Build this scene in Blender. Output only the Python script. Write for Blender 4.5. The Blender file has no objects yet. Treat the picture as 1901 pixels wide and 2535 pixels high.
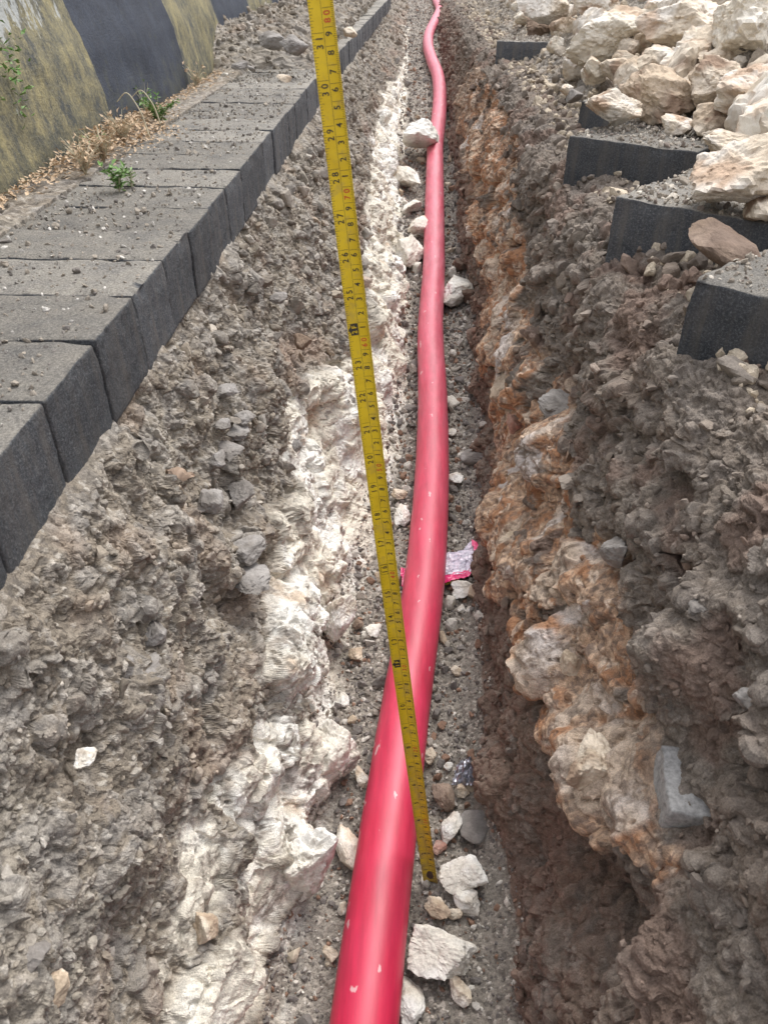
import bpy, bmesh, math, random
import numpy as np
from mathutils import Vector, Matrix

sc = bpy.context.scene
COL = sc.collection
R = math.radians

# ------------------------------------------------------------------ camera
PITCH, YAW, FPX = R(36.0), R(2.1), 1900.0          # focal length in pixels of a 1901 x 2535 frame
CAM = np.array([-0.0345, -0.439, 0.817])
cd = bpy.data.cameras.new('camera')
cam = bpy.data.objects.new('camera', cd)
COL.objects.link(cam)
cam.location = CAM
cam.rotation_euler = (math.pi / 2 - PITCH, 0, YAW)
cd.sensor_width = 36
cd.lens = 36 * FPX / 2535
cd.clip_start, cd.clip_end = 0.01, 500
cd.dof.use_dof = True
cd.dof.focus_distance = 1.0
cd.dof.aperture_fstop = 20
sc.camera = cam

# ------------------------------------------------------------------ light
w = bpy.data.worlds.new('World')
sc.world = w
w.use_nodes = True
nt = w.node_tree
bg = nt.nodes['Background']
sky = nt.nodes.new('ShaderNodeTexSky')
sky.sky_type = 'NISHITA'
sky.sun_disc = False
sky.sun_elevation = R(55)
sky.sun_rotation = R(32)
sky.dust_density = 4.0
sky.air_density = 1.0
hs = nt.nodes.new('ShaderNodeHueSaturation')
hs.inputs['Saturation'].default_value = 0.5
nt.links.new(sky.outputs[0], hs.inputs['Color'])
# thin overcast: cloud brightness grows from the horizon to overhead and toward the open end of the street
tcw = nt.nodes.new('ShaderNodeTexCoord'); sxw = nt.nodes.new('ShaderNodeSeparateXYZ')
nt.links.new(tcw.outputs['Generated'], sxw.inputs[0])
mrw = nt.nodes.new('ShaderNodeMapRange'); nt.links.new(sxw.outputs['Z'], mrw.inputs[0])
mrw.inputs[1].default_value = 0.0; mrw.inputs[2].default_value = 1.0; mrw.inputs[3].default_value = 3.6; mrw.inputs[4].default_value = 9.0
cbw = nt.nodes.new('ShaderNodeCombineColor')
mxb = nt.nodes.new('ShaderNodeMath'); mxb.operation = 'MULTIPLY'; mxb.inputs[1].default_value = 1.06
nt.links.new(mrw.outputs[0], mxb.inputs[0])
nt.links.new(mrw.outputs[0], cbw.inputs[0]); nt.links.new(mrw.outputs[0], cbw.inputs[1]); nt.links.new(mxb.outputs[0], cbw.inputs[2])
adw = nt.nodes.new('ShaderNodeMix'); adw.data_type = 'RGBA'; adw.inputs[0].default_value = 0.7
nt.links.new(hs.outputs[0], adw.inputs[6]); nt.links.new(cbw.outputs[0], adw.inputs[7])
nt.links.new(adw.outputs[2], bg.inputs['Color'])
bg.inputs['Strength'].default_value = 0.10
sd = bpy.data.lights.new('sun', 'SUN')
sd.energy = 1.5
sd.angle = R(32)
sd.color = (1.0, 0.975, 0.94)
sun = bpy.data.objects.new('sun', sd)
COL.objects.link(sun)
sun.rotation_euler = Vector((0.22, 0.50, 0.84)).to_track_quat('Z', 'Y').to_euler()
sc.view_settings.view_transform = 'Standard'
sc.view_settings.look = 'None'
sc.view_settings.gamma = 1
sc.view_settings.exposure = 1.05

# ------------------------------------------------------------------ pixel -> ray helpers (pixels of a 1659 x 2212 view)
cp, sp, ca, sa = math.cos(PITCH), math.sin(PITCH), math.cos(YAW), math.sin(YAW)
RV = np.array([ca, sa, 0.0])
FV = np.array([-sa * cp, ca * cp, -sp])
UV = np.array([-sa * sp, ca * sp, cp])
K = 1901 / 1659

def ray(x, y):
    return (x * K - 950.5) / FPX * RV - (y * K - 1267.5) / FPX * UV + FV    # depth 1 along the view axis

def floor_z(Y):
    return np.interp(Y, [-2, 0.75, 1.2, 1.6, 2.1, 3, 4, 6.5, 10, 60], [0, 0, 0.02, 0.05, 0.10, 0.20, 0.28, 0.41, 0.45, 0.45])

LT, LB = (-0.300, 0.490), (-0.150, 0.0)      # left wall top / bottom (x, z)
RT, RB = (0.205, 0.490), (0.100, 0.0)
ZL, ZR = 0.557, 0.584                        # paving heights left and right

def on_plane(x, y, P, n):
    d = ray(x, y)
    t = np.dot(np.array(P) - CAM, n) / np.dot(d, n)
    return CAM + d * t, t

def on_z(x, y, z):
    return on_plane(x, y, (0, 0, z), np.array([0, 0, 1.0]))

def foot_left(Y):
    return np.interp(Y, [-2, -0.12, 0, 0.136, 0.33, 0.54, 0.85, 1.14, 1.57, 2.2, 5, 9], [-.165, -.158, -.150, -.125, -.140, -.110, -.072, -.050, -.062, -.085, -.10, -.12])
def foot_right(Y):
    return np.interp(Y, [-2, -.12, 0, .15, .5, 1.1, 1.8, 5], [.08, .075, .07, .062, .076, .115, .11, .10])
def wall_x(side, Y, z):
    zf_ = floor_z(Y)
    if side < 0: f_, T = foot_left(Y), LT
    else: f_, T = foot_right(Y), RT
    q = np.clip((z - zf_) / (T[1] - zf_), 0, 1)
    return f_ + (T[0] - f_) * q

def on_wall(side, x, y):
    d = ray(x, y); t = 0.15
    while t < 15:
        P = CAM + d * t
        if (P[0] - wall_x(side, P[1], P[2])) * side > 0 and P[2] < (LT if side < 0 else RT)[1] or P[2] < floor_z(P[1]): break
        t += 0.0015
    return CAM + d * t, t
def on_left(x, y): return on_wall(-1, x, y)
def on_right(x, y): return on_wall(1, x, y)

def on_floor(x, y, lift=0.0):
    z = lift
    for _ in range(12):
        P, t = on_z(x, y, z)
        z = 0.5 * z + 0.5 * (float(floor_z(P[1])) + lift)
    return on_z(x, y, z)

def heap_z(X, Y):
    x0 = np.interp(Y, [-1, 0.5, 1.0, 2.0, 3.3, 8], [0.46, 0.43, 0.39, 0.38, 0.43, 0.5])
    return np.interp(X - x0, [-1, -0.04, 0.0, 0.05, 0.45, 1.4, 5, 60], [0.515, 0.515, 0.57, 0.605, 0.83, 1.06, 0.9, 0.5])

def on_heap(x, y, lift=0.0):
    d = ray(x, y)
    t = 0.3
    while t < 12:
        P = CAM + d * t
        if P[2] < max(float(heap_z(P[0], P[1])), ZR if P[0] > 0.22 and P[1] < 1.6 else 0) + lift:
            break
        t += 0.004
    return CAM + d * t, t

# ------------------------------------------------------------------ numpy noise
def hsh(ix, iy, iz, s):
    with np.errstate(over='ignore'):
        h = (ix.astype(np.uint32) * np.uint32(73856093)) ^ (iy.astype(np.uint32) * np.uint32(19349663)) ^ \
            (iz.astype(np.uint32) * np.uint32(83492791)) ^ np.uint32((s * 2654435761) & 0xffffffff)
        h ^= h >> np.uint32(15); h *= np.uint32(2246822519); h ^= h >> np.uint32(13)
        h *= np.uint32(3266489917); h ^= h >> np.uint32(16)
    return h

def h01(h):
    return (h & np.uint32(0xffffff)).astype(np.float32) / np.float32(16777216)

def vnoise(p, s):                       # p (n,3) -> -1..1
    f = np.floor(p); i = f.astype(np.int64); t = (p - f).astype(np.float32)
    t = t * t * t * (t * (t * 6 - 15) + 10)
    out = 0
    for dx in (0, 1):
        wx = t[:, 0] if dx else 1 - t[:, 0]
        for dy in (0, 1):
            wy = t[:, 1] if dy else 1 - t[:, 1]
            for dz in (0, 1):
                wz = t[:, 2] if dz else 1 - t[:, 2]
                out = out + wx * wy * wz * h01(hsh(i[:, 0] + dx, i[:, 1] + dy, i[:, 2] + dz, s))
    return out * 2 - 1

def fbm(p, scale, s, octv=4, gain=0.5):
    a, o, tot = 1.0, 0, 0
    q = p / scale
    for k in range(octv):
        o = o + a * vnoise(q + 17.3 * k, s + k * 7)
        tot += a; a *= gain; q = q * 2.03
    return o / tot

def cells(p, scale, s, stretch=None):
    """nearest feature point: distances, tilted-facet height and a random number per cell"""
    q = p / scale
    if stretch is not None:
        q = q * stretch
    base = np.floor(q - 0.5).astype(np.int64)
    n = len(q)
    d1 = np.full(n, 9.0, np.float32); d2 = np.full(n, 9.0, np.float32)
    fac = np.zeros(n, np.float32); rnd = np.zeros(n, np.float32)
    for dx in (0, 1):
        for dy in (0, 1):
            for dz in (0, 1):
                c = base + np.array([dx, dy, dz])
                h = hsh(c[:, 0], c[:, 1], c[:, 2], s)
                h2 = hsh(c[:, 1], c[:, 2], c[:, 0], s + 91)
                jx = (h & np.uint32(1023)).astype(np.float32) / 1023 - .5
                jy = ((h >> np.uint32(10)) & np.uint32(1023)).astype(np.float32) / 1023 - .5
                jz = ((h >> np.uint32(20)) & np.uint32(1023)).astype(np.float32) / 1023 - .5
                o = np.stack([q[:, 0] - c[:, 0] - .5 - jx * .8, q[:, 1] - c[:, 1] - .5 - jy * .8, q[:, 2] - c[:, 2] - .5 - jz * .8], 1).astype(np.float32)
                d = np.sqrt((o * o).sum(1))
                gx = (h2 & np.uint32(1023)).astype(np.float32) / 1023 - .5
                gy = ((h2 >> np.uint32(10)) & np.uint32(1023)).astype(np.float32) / 1023 - .5
                gz = ((h2 >> np.uint32(20)) & np.uint32(1023)).astype(np.float32) / 1023 - .5
                r = h01(hsh(c[:, 2], c[:, 0], c[:, 1], s + 5))
                m = d < d1
                d2 = np.where(m, d1, np.minimum(d2, d))
                fac = np.where(m, (r - .5) + 1.6 * (o[:, 0] * gx + o[:, 1] * gy + o[:, 2] * gz), fac)
                rnd = np.where(m, r, rnd)
                d1 = np.where(m, d, d1)
    return d1, d2, fac, rnd

def sstep(a, b, x):
    t = np.clip((x - a) / (b - a), 0, 1)
    return t * t * (3 - 2 * t)

def mixc(c, d, f):
    return c * (1 - f[:, None]) + np.array(d, np.float32)[None, :] * f[:, None]

# ------------------------------------------------------------------ mesh / object helpers
def mesh_np(name, V, F, col=None, smooth=False):
    me = bpy.data.meshes.new(name)
    V = np.ascontiguousarray(V, np.float32); F = np.ascontiguousarray(F, np.int32)
    k = F.shape[1]
    me.vertices.add(len(V)); me.vertices.foreach_set('co', V.ravel())
    me.loops.add(F.size); me.loops.foreach_set('vertex_index', F.ravel())
    me.polygons.add(len(F))
    me.polygons.foreach_set('loop_start', np.arange(0, F.size, k, dtype=np.int32))
    me.polygons.foreach_set('loop_total', np.full(len(F), k, np.int32))
    me.update(calc_edges=True)
    me.polygons.foreach_set('use_smooth', np.full(len(F), smooth, bool))
    if col is not None:
        a = me.color_attributes.new('Col', 'FLOAT_COLOR', 'POINT')
        c4 = np.ones((len(V), 4), np.float32); c4[:, :3] = col
        a.data.foreach_set('color', c4.ravel())
    return me

def add(name, me, mat=None, parent=None, loc=None):
    o = bpy.data.objects.new(name, me)
    COL.objects.link(o)
    if mat is not None and len(me.materials) == 0:
        me.materials.append(mat)
    if parent is not None:
        o.parent = parent
    if loc is not None:
        o.location = loc
    return o

def tag(o, label=None, cat=None, group=None, kind=None):
    if label: o['label'] = label
    if cat: o['category'] = cat
    if group: o['group'] = group
    if kind: o['kind'] = kind
    return o

def empty(name, loc=(0, 0, 0), rz=0):
    o = bpy.data.objects.new(name, None)
    COL.objects.link(o); o.location = loc; o.rotation_euler = (0, 0, rz)
    o.empty_display_size = 0.02
    return o

# ------------------------------------------------------------------ materials
def nodes(m):
    m.use_nodes = True
    return m.node_tree, m.node_tree.nodes['Principled BSDF']

def N(nt, typ, **kw):
    n = nt.nodes.new(typ)
    for k, v in kw.items():
        if k in n.inputs: n.inputs[k].default_value = v
        else: setattr(n, k, v)
    return n

def noise(nt, scale, detail=4, rough=0.6, coord='Object', stretch=None):
    tc = nt.nodes.new('ShaderNodeTexCoord')
    n = N(nt, 'ShaderNodeTexNoise', Scale=scale, Detail=detail, Roughness=rough)
    src = tc.outputs[coord]
    if stretch:
        mp = nt.nodes.new('ShaderNodeMapping'); mp.inputs['Scale'].default_value = stretch
        nt.links.new(src, mp.inputs[0]); src = mp.outputs[0]
    nt.links.new(src, n.inputs['Vector'])
    return n.outputs['Fac']

def ramp(nt, fac, stops):
    r = nt.nodes.new('ShaderNodeValToRGB')
    while len(r.color_ramp.elements) < len(stops): r.color_ramp.elements.new(0.5)
    for e, (p, c) in zip(r.color_ramp.elements, stops):
        e.position = p; e.color = (*c, 1) if len(c) == 3 else c
    nt.links.new(fac, r.inputs[0])
    return r.outputs[0]

def mix(nt, fac, a, b, mode='MIX'):
    m = nt.nodes.new('ShaderNodeMix'); m.data_type = 'RGBA'; m.blend_type = mode
    for sock, v in ((m.inputs[0], fac), (m.inputs[6], a), (m.inputs[7], b)):
        if hasattr(v, 'links') or isinstance(v, bpy.types.NodeSocket): nt.links.new(v, sock)
        elif isinstance(v, (int, float)): sock.default_value = v
        else: sock.default_value = (*v, 1)
    return m.outputs[2]

def g3(v): return (v, v, v)

def bump(nt, bsdf, h, strength, dist):
    b = N(nt, 'ShaderNodeBump', Strength=strength, Distance=dist)
    nt.links.new(h, b.inputs['Height']); nt.links.new(b.outputs[0], bsdf.inputs['Normal'])

def attr_mat(name, rough=0.95, fine=900, lo=0.72, hi=1.25, bd=0.0008, bs=0.6, coord='Object'):
    m = bpy.data.materials.new(name); t, b = nodes(m)
    at = t.nodes.new('ShaderNodeAttribute'); at.attribute_name = 'Col'
    f = noise(t, fine, 3, 0.7, coord)
    c = mix(t, 1.0, at.outputs['Color'], ramp(t, f, [(0.3, g3(lo)), (0.7, g3(hi))]), 'MULTIPLY')
    f2 = noise(t, fine / 7, 4, 0.7, coord)
    c = mix(t, 1.0, c, ramp(t, f2, [(0.3, g3(0.82)), (0.7, g3(1.18))]), 'MULTIPLY')
    t.links.new(c, b.inputs['Base Color'])
    b.inputs['Roughness'].default_value = rough
    b.inputs['Specular IOR Level'].default_value = 0.25
    bump(t, b, f, bs, bd)
    return m

M_ground = attr_mat('earth', fine=800, lo=.62, hi=1.35, bd=.0014, bs=.8)
M_rock = attr_mat('limestone_rock', fine=500, lo=0.82, hi=1.15, bd=0.0012)
M_chip = attr_mat('gravel_chips', fine=600, lo=0.8, hi=1.2)

def mat_paver():
    m = bpy.data.materials.new('concrete_paver'); t, b = nodes(m)
    geo = t.nodes.new('ShaderNodeNewGeometry')
    sx = t.nodes.new('ShaderNodeSeparateXYZ'); t.links.new(geo.outputs['Normal'], sx.inputs[0])
    n1 = noise(t, 22, 5, 0.65, 'Object'); n2 = noise(t, 420, 3, 0.8, 'Object')
    tc = t.nodes.new('ShaderNodeTexCoord')
    oi = t.nodes.new('ShaderNodeObjectInfo')
    grey = ramp(t, n2, [(0.3, (0.036, 0.042, 0.050)), (0.5, (0.085, 0.095, 0.108)), (0.68, (0.28, 0.295, 0.305))])
    nst = noise(t, 60, 4, 0.7, 'Object', (1, 1, 0.12))
    grey = mix(t, ramp(t, nst, [(0.46, g3(0)), (0.66, g3(.75))]), grey, (0.21, 0.19, 0.165))
    grey = mix(t, 0.4, grey, ramp(t, n1, [(0.3, (0.060, 0.064, 0.072)), (0.7, (0.165, 0.165, 0.168))]))
    dust = ramp(t, n2, [(0.3, (0.17, 0.158, 0.14)), (0.7, (0.52, 0.48, 0.41))])
    mul = t.nodes.new('ShaderNodeMath'); mul.operation = 'MULTIPLY'
    rr = t.nodes.new('ShaderNodeValToRGB'); t.links.new(sx.outputs['Z'], rr.inputs[0])
    rr.color_ramp.elements[0].position = 0.6; rr.color_ramp.elements[1].position = 0.95
    nn = t.nodes.new('ShaderNodeValToRGB'); t.links.new(n1, nn.inputs[0])
    nn.color_ramp.elements[0].position = 0.28; nn.color_ramp.elements[0].color = (*g3(0.45), 1)
    nn.color_ramp.elements[1].position = 0.66; nn.color_ramp.elements[1].color = (*g3(0.95), 1)
    t.links.new(rr.outputs[0], mul.inputs[0]); t.links.new(nn.outputs[0], mul.inputs[1])
    c = mix(t, mul.outputs[0], grey, dust)
    hv = t.nodes.new('ShaderNodeMapRange'); t.links.new(oi.outputs['Random'], hv.inputs[0])
    hv.inputs[3].default_value = 0.82; hv.inputs[4].default_value = 1.2
    cc = t.nodes.new('ShaderNodeCombineColor')
    for i in range(3): t.links.new(hv.outputs[0], cc.inputs[i])
    c = mix(t, 1.0, c, cc.outputs[0], 'MULTIPLY')
    t.links.new(c, b.inputs['Base Color']); b.inputs['Roughness'].default_value = 0.9
    b.inputs['Specular IOR Level'].default_value = 0.3
    bump(t, b, noise(t, 260, 5, 0.85), 1.0, 0.004)
    return m
M_paver = mat_paver()

def mat_pipe():
    m = bpy.data.materials.new('red_plastic'); t, b = nodes(m)
    n1 = noise(t, 9, 4, 0.6); n2 = noise(t, 60, 5, 0.7, 'Object', (1, 0.18, 1)); n3 = noise(t, 55, 5, 0.55, 'Object', (1, 0.45, 1))
    base = ramp(t, n1, [(0.3, (0.52, 0.006, 0.044)), (0.7, (0.63, 0.016, 0.078))])
    sp_ = t.nodes.new('ShaderNodeSeparateXYZ'); tc = t.nodes.new('ShaderNodeTexCoord')
    t.links.new(tc.outputs['Object'], sp_.inputs[0])
    far = N(t, 'ShaderNodeMapRange'); t.links.new(sp_.outputs['Y'], far.inputs[0])
    far.inputs[1].default_value = -0.2; far.inputs[2].default_value = 1.7
    far.inputs[3].default_value = 0.02; far.inputs[4].default_value = 0.72       # dustier where the pipe was dragged through spoil
    dn = ramp(t, n2, [(0.25, g3(0.35)), (0.7, g3(1.0))])
    mu = t.nodes.new('ShaderNodeMath'); mu.operation = 'MULTIPLY'
    t.links.new(far.outputs[0], mu.inputs[0]); t.links.new(dn, mu.inputs[1])
    c = mix(t, mu.outputs[0], base, (0.64, 0.25, 0.30))
    c = mix(t, 1.0, c, ramp(t, noise(t, 90, 5, 0.75, 'Object', (1, .12, 1)), [(0.3, g3(0.80)), (0.7, g3(1.18))]), 'MULTIPLY')
    sc_ = ramp(t, n3, [(0.665, g3(0)), (0.68, g3(0.7))])
    c = mix(t, sc_, c, (0.72, 0.50, 0.50))
    t.links.new(c, b.inputs['Base Color'])
    rg = ramp(t, n2, [(0.2, g3(0.42)), (0.8, g3(0.62))])
    t.links.new(rg, b.inputs['Roughness'])
    b.inputs['Specular IOR Level'].default_value = 0.6
    b.inputs['Coat Weight'].default_value = 0.3; b.inputs['Coat Roughness'].default_value = 0.42
    n4 = noise(t, 400, 3, 0.7)
    bump(t, b, n4, 0.15, 0.0005)
    return m
M_pipe = mat_pipe()

def simple(name, col, rough=0.6, metal=0.0, var=0.15, scale=60, bd=0.0005):
    m = bpy.data.materials.new(name); t, b = nodes(m)
    n = noise(t, scale, 4, 0.65)
    c = mix(t, 1.0, col, ramp(t, n, [(0.3, g3(1 - var)), (0.7, g3(1 + var))]), 'MULTIPLY')
    t.links.new(c, b.inputs['Base Color'])
    b.inputs['Roughness'].default_value = rough; b.inputs['Metallic'].default_value = metal
    bump(t, b, n, 0.3, bd)
    return m

def mat_tape():
    m = bpy.data.materials.new('yellow_tape_enamel'); t, b = nodes(m)
    n1 = noise(t, 45, 5, 0.7); n2 = noise(t, 500, 3, 0.7)
    c = ramp(t, n1, [(0.3, (0.60, 0.40, 0.014)), (0.6, (0.74, 0.52, 0.022))])
    tc = t.nodes.new('ShaderNodeTexCoord'); s = t.nodes.new('ShaderNodeSeparateXYZ')
    t.links.new(tc.outputs['Object'], s.inputs[0])
    mr = N(t, 'ShaderNodeMapRange'); t.links.new(s.outputs['Z'], mr.inputs[0])
    mr.inputs[1].default_value = 0.0; mr.inputs[2].default_value = 0.30
    mr.inputs[3].default_value = 0.22; mr.inputs[4].default_value = 0.0
    ad = t.nodes.new('ShaderNodeMath'); ad.operation = 'ADD'
    t.links.new(mr.outputs[0], ad.inputs[0]); t.links.new(noise(t, 70, 5, 0.7), ad.inputs[1])
    d = ramp(t, ad.outputs[0], [(0.54, g3(0.0)), (0.82, g3(0.7))])
    c = mix(t, d, c, (0.27, 0.19, 0.12))                                  # mud on the blade
    t.links.new(c, b.inputs['Base Color']); b.inputs['Roughness'].default_value = 0.5
    b.inputs['Specular IOR Level'].default_value = 0.3
    return m
M_tape = mat_tape()
M_ink = simple('black_ink', (0.035, 0.03, 0.02), 0.6, var=0.3)
M_red = simple('red_ink', (0.55, 0.07, 0.02), 0.6, var=0.2)

def mat_barrier():
    m = bpy.data.materials.new('striped_paint'); t, b = nodes(m)
    tc = t.nodes.new('ShaderNodeTexCoord'); s = t.nodes.new('ShaderNodeSeparateXYZ')
    t.links.new(tc.outputs['Object'], s.inputs[0])
    # stripe parameter follows Y with a hand-painted wobble
    w1 = noise(t, 14, 3, 0.6)
    a = t.nodes.new('ShaderNodeMath'); a.operation = 'MULTIPLY_ADD'
    t.links.new(w1, a.inputs[0]); a.inputs[1].default_value = 0.03
    t.links.new(s.outputs['Y'], a.inputs[2])
    r = t.nodes.new('ShaderNodeValToRGB'); r.color_ramp.interpolation = 'CONSTANT'
    mr = N(t, 'ShaderNodeMapRange'); t.links.new(a.outputs[0], mr.inputs[0])
    mr.inputs[1].default_value = -1; mr.inputs[2].default_value = 7; 
    bounds = [-0.9, -0.3, 0.1, 1.075, 1.645, 2.115, 2.62, 3.12, 3.62, 4.12, 4.62, 5.12]
    els = r.color_ramp.elements
    while len(els) < len(bounds): els.new(0.5)
    for i, bb in enumerate(bounds):
        els[i].position = (bb + 1) / 8; els[i].color = (1, 1, 1, 1) if i % 2 == 0 else (0, 0, 0, 1)
    els[0].color = (0, 0, 0, 1); els[1].color = (1, 1, 1, 1)
    for i in range(2, len(bounds)): els[i].color = (0, 0, 0, 1) if i % 2 == 0 else (1, 1, 1, 1)
    els[2].color = (0, 0, 0, 1)
    t.links.new(mr.outputs[0], r.inputs[0])
    nv = noise(t, 20, 8, 0.82, 'Object', (1, 1, 0.6)); nf = noise(t, 220, 3, 0.75)
    yel = ramp(t, nv, [(0.40, (0.06, 0.065, 0.062)), (0.49, (0.17, 0.155, 0.095)), (0.62, (0.30, 0.26, 0.13)), (0.80, (0.42, 0.41, 0.31))])
    blk = ramp(t, nv, [(0.35, (0.016, 0.021, 0.034)), (0.6, (0.034, 0.044, 0.066)), (0.8, (0.10, 0.115, 0.14))])
    yb = mix(t, r.outputs[0], yel, blk)
    r2 = t.nodes.new('ShaderNodeValToRGB'); r2.color_ramp.interpolation = 'CONSTANT'
    t.links.new(mr.outputs[0], r2.inputs[0]); e2 = r2.color_ramp.elements
    st = [(-1, 0)]
    for bb in (1.075, 1.645, 2.115): st += [(bb - .006, 1), (bb + .001, 0)]
    while len(e2) < len(st): e2.new(0.5)
    for i, (p_, v_) in enumerate(st): e2[i].position = (p_ + 1) / 8; e2[i].color = (v_ * .55, v_ * .55, v_ * .55, 1)
    yb = mix(t, r2.outputs[0], yb, (0.50, 0.46, 0.30))                     # pale primer line between the bands
    yb = mix(t, 1.0, yb, ramp(t, nf, [(0.3, g3(0.75)), (0.7, g3(1.3))]), 'MULTIPLY')
    # chalky, flaking whitewash showing in patches
    nw = noise(t, 26, 6, 0.8, 'Object', (1, 1, 0.4))
    hz = N(t, 'ShaderNodeMapRange'); t.links.new(s.outputs['Z'], hz.inputs[0])
    hz.inputs[1].default_value = 0.695; hz.inputs[2].default_value = 0.735; hz.inputs[3].default_value = 0.0; hz.inputs[4].default_value = 0.22
    hy = N(t, 'ShaderNodeMapRange'); t.links.new(s.outputs['Y'], hy.inputs[0])
    hy.inputs[1].default_value = .95; hy.inputs[2].default_value = 1.1; hy.inputs[3].default_value = 1.0; hy.inputs[4].default_value = 0.0
    mm = t.nodes.new('ShaderNodeMath'); mm.operation = 'MULTIPLY'; t.links.new(hz.outputs[0], mm.inputs[0]); t.links.new(hy.outputs[0], mm.inputs[1])
    ad = t.nodes.new('ShaderNodeMath'); ad.operation = 'ADD'; t.links.new(nw, ad.inputs[0]); t.links.new(mm.outputs[0], ad.inputs[1])
    c = mix(t, ramp(t, ad.outputs[0], [(0.68, g3(0)), (0.74, g3(0.8))]), yb, (0.45, 0.47, 0.46))
    t.links.new(c, b.inputs['Base Color']); b.inputs['Roughness'].default_value = 0.75
    gz = N(t, 'ShaderNodeMapRange'); t.links.new(s.outputs['Z'], gz.inputs[0])
    gz.inputs[1].default_value = 0.555; gz.inputs[2].default_value = 0.66; gz.inputs[3].default_value = 0.16; gz.inputs[4].default_value = 0.0
    ag = t.nodes.new('ShaderNodeMath'); ag.operation = 'ADD'; t.links.new(gz.outputs[0], ag.inputs[0]); t.links.new(noise(t, 30, 7, 0.8), ag.inputs[1])
    c = mix(t, ramp(t, ag.outputs[0], [(0.56, g3(0)), (0.70, g3(0.75))]), c, (0.06, 0.066, 0.055))      # splashed mud and moss
    t.links.new(c, b.inputs['Base Color'])
    bump(t, b, nf, 0.7, 0.003)
    return m
M_barrier = mat_barrier()

# ------------------------------------------------------------------ GROUND: one sheet, trench included
def rows():
    ys = [-60, -20, -6, -2.5, -1.3, -0.9, -0.75, -0.65]
    y = -0.58
    while y < 13.0:
        ys.append(y)
        depth = max((y - CAM[1]), 0.0) * 0.81 + 0.22
        y += max(0.0009, 0.0019 * depth)
    ys += [13.3, 13.8, 15, 17, 20, 28, 60]
    return np.array(ys)

def keyprofile(Y):
    zf = floor_z(Y); o = np.ones_like(Y)
    hf = sstep(1.86, 2.12, Y)
    wob = fbm(np.stack([Y, Y * 0, Y * 0], 1), 0.35, 3, 3)
    wob2 = fbm(np.stack([Y, Y * 0 + 9, Y * 0], 1), 0.30, 31, 3)
    far = sstep(2.0, 6.0, Y)
    toph = ZL + hf * 0.035
    K_ = [(-60 * o, 0.5 * o), (-3 * o, 0.52 * o), (-0.75 * o, 0.55 * o + hf * 0.14), (-0.60 * o, 0.556 * o + hf * 0.10),
          (-0.512 * o, 0.553 * o + hf * 0.085), (-0.488 * o, 0.49 * (1 - hf) + (toph + .05) * hf), (-0.33 * o, 0.488 * (1 - hf) + toph * hf),
          (-0.316 * o, 0.488 * o), (LT[0] * o, LT[1] * o),
          ]
    wob3 = fbm(np.stack([Y, Y * 0 + 5, Y * 0], 1), 0.10, 33, 3)
    fl_, fr_ = foot_left(Y) + 0.008 * wob + .006 * wob3, foot_right(Y) + 0.014 * wob2 - .010 * wob3
    for q, bu in ((0.80, .002), (0.5, .004), (0.2, -.004), (0.04, -.004)):
        K_.append((fl_ + (LT[0] - fl_) * q - bu, zf + (LT[1] - zf) * q))
    K_ += [(fl_ + 0.018, zf), (fr_ - 0.018, zf)]
    for q, bu in ((0.04, .004), (0.2, .004), (0.6, -.004), (1.0, 0)):
        K_.append((fr_ + (RT[0] - fr_) * q + bu, zf + (RT[1] - zf) * q))
    K_.append((0.245 * o + .006 * wob2, 0.520 * o))
    K_.append((0.30 * o, 0.527 * o))
    for X in (0.34, 0.40, 0.55, 0.8, 1.5, 5, 60):
        K_.append((X * o, heap_z(X, Y)))
    n = [5, 10, 26, 22, 10, 16, 10, 9, 110, 160, 160, 90, 18, 200, 18, 90, 200, 200, 60, 50, 40, 40, 70, 70, 40, 12, 5]
    return K_, n

Ys = rows()
KP, ncol = keyprofile(Ys)
X_, Z_ = [], []
for i, n in enumerate(ncol):
    t = np.arange(n) / n
    X_.append(KP[i][0][:, None] * (1 - t) + KP[i + 1][0][:, None] * t)
    Z_.append(KP[i][1][:, None] * (1 - t) + KP[i + 1][1][:, None] * t)
X_.append(KP[-1][0][:, None]); Z_.append(KP[-1][1][:, None])
GX, GZ = np.concatenate(X_, 1), np.concatenate(Z_, 1)
nr, nc = GX.shape
# round the profile corners a little
def blur(A, k):
    B = A.copy()
    for _ in range(k):
        B[:, 1:-1] = (B[:, :-2] + B[:, 1:-1] * 2 + B[:, 2:]) / 4
    return B
c_lo = sum(ncol[:8]); c_hi = sum(ncol[:21])
GXb, GZb = blur(GX, 30), blur(GZ, 30)
GX[:, c_lo + 2:c_hi] = GXb[:, c_lo + 2:c_hi]; GZ[:, c_lo + 2:c_hi] = GZb[:, c_lo + 2:c_hi]
GY = np.repeat(Ys[:, None], nc, 1)
# profile normals
dX = np.gradient(GX, axis=1); dZ = np.gradient(GZ, axis=1)
L_ = np.sqrt(dX ** 2 + dZ ** 2) + 1e-9
NX, NZ = -dZ / L_, dX / L_
NX, NZ = blur(NX, 20), blur(NZ, 20)
P = np.stack([GX, GY, GZ], 2).reshape(-1, 3)
NN = np.stack([NX, NX * 0, NZ], 2).reshape(-1, 3); NN /= np.linalg.norm(NN, axis=1)[:, None] + 1e-9
colid = np.tile(np.arange(nc), nr)
x, y, z = P[:, 0], P[:, 1], P[:, 2]

cum = np.cumsum([0] + ncol)
isL = (colid >= cum[8]) & (colid < cum[12])
isF = (colid >= cum[12]) & (colid < cum[15])
isR = (colid >= cum[15]) & (colid < cum[18])
zf = floor_z(y)
inwall = (isL | isR)

warp = np.stack([fbm(P, 0.05, 11, 3), fbm(P, 0.05, 12, 3), fbm(P, 0.05, 13, 3)], 1)
PW = P + warp * 0.012

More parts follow.
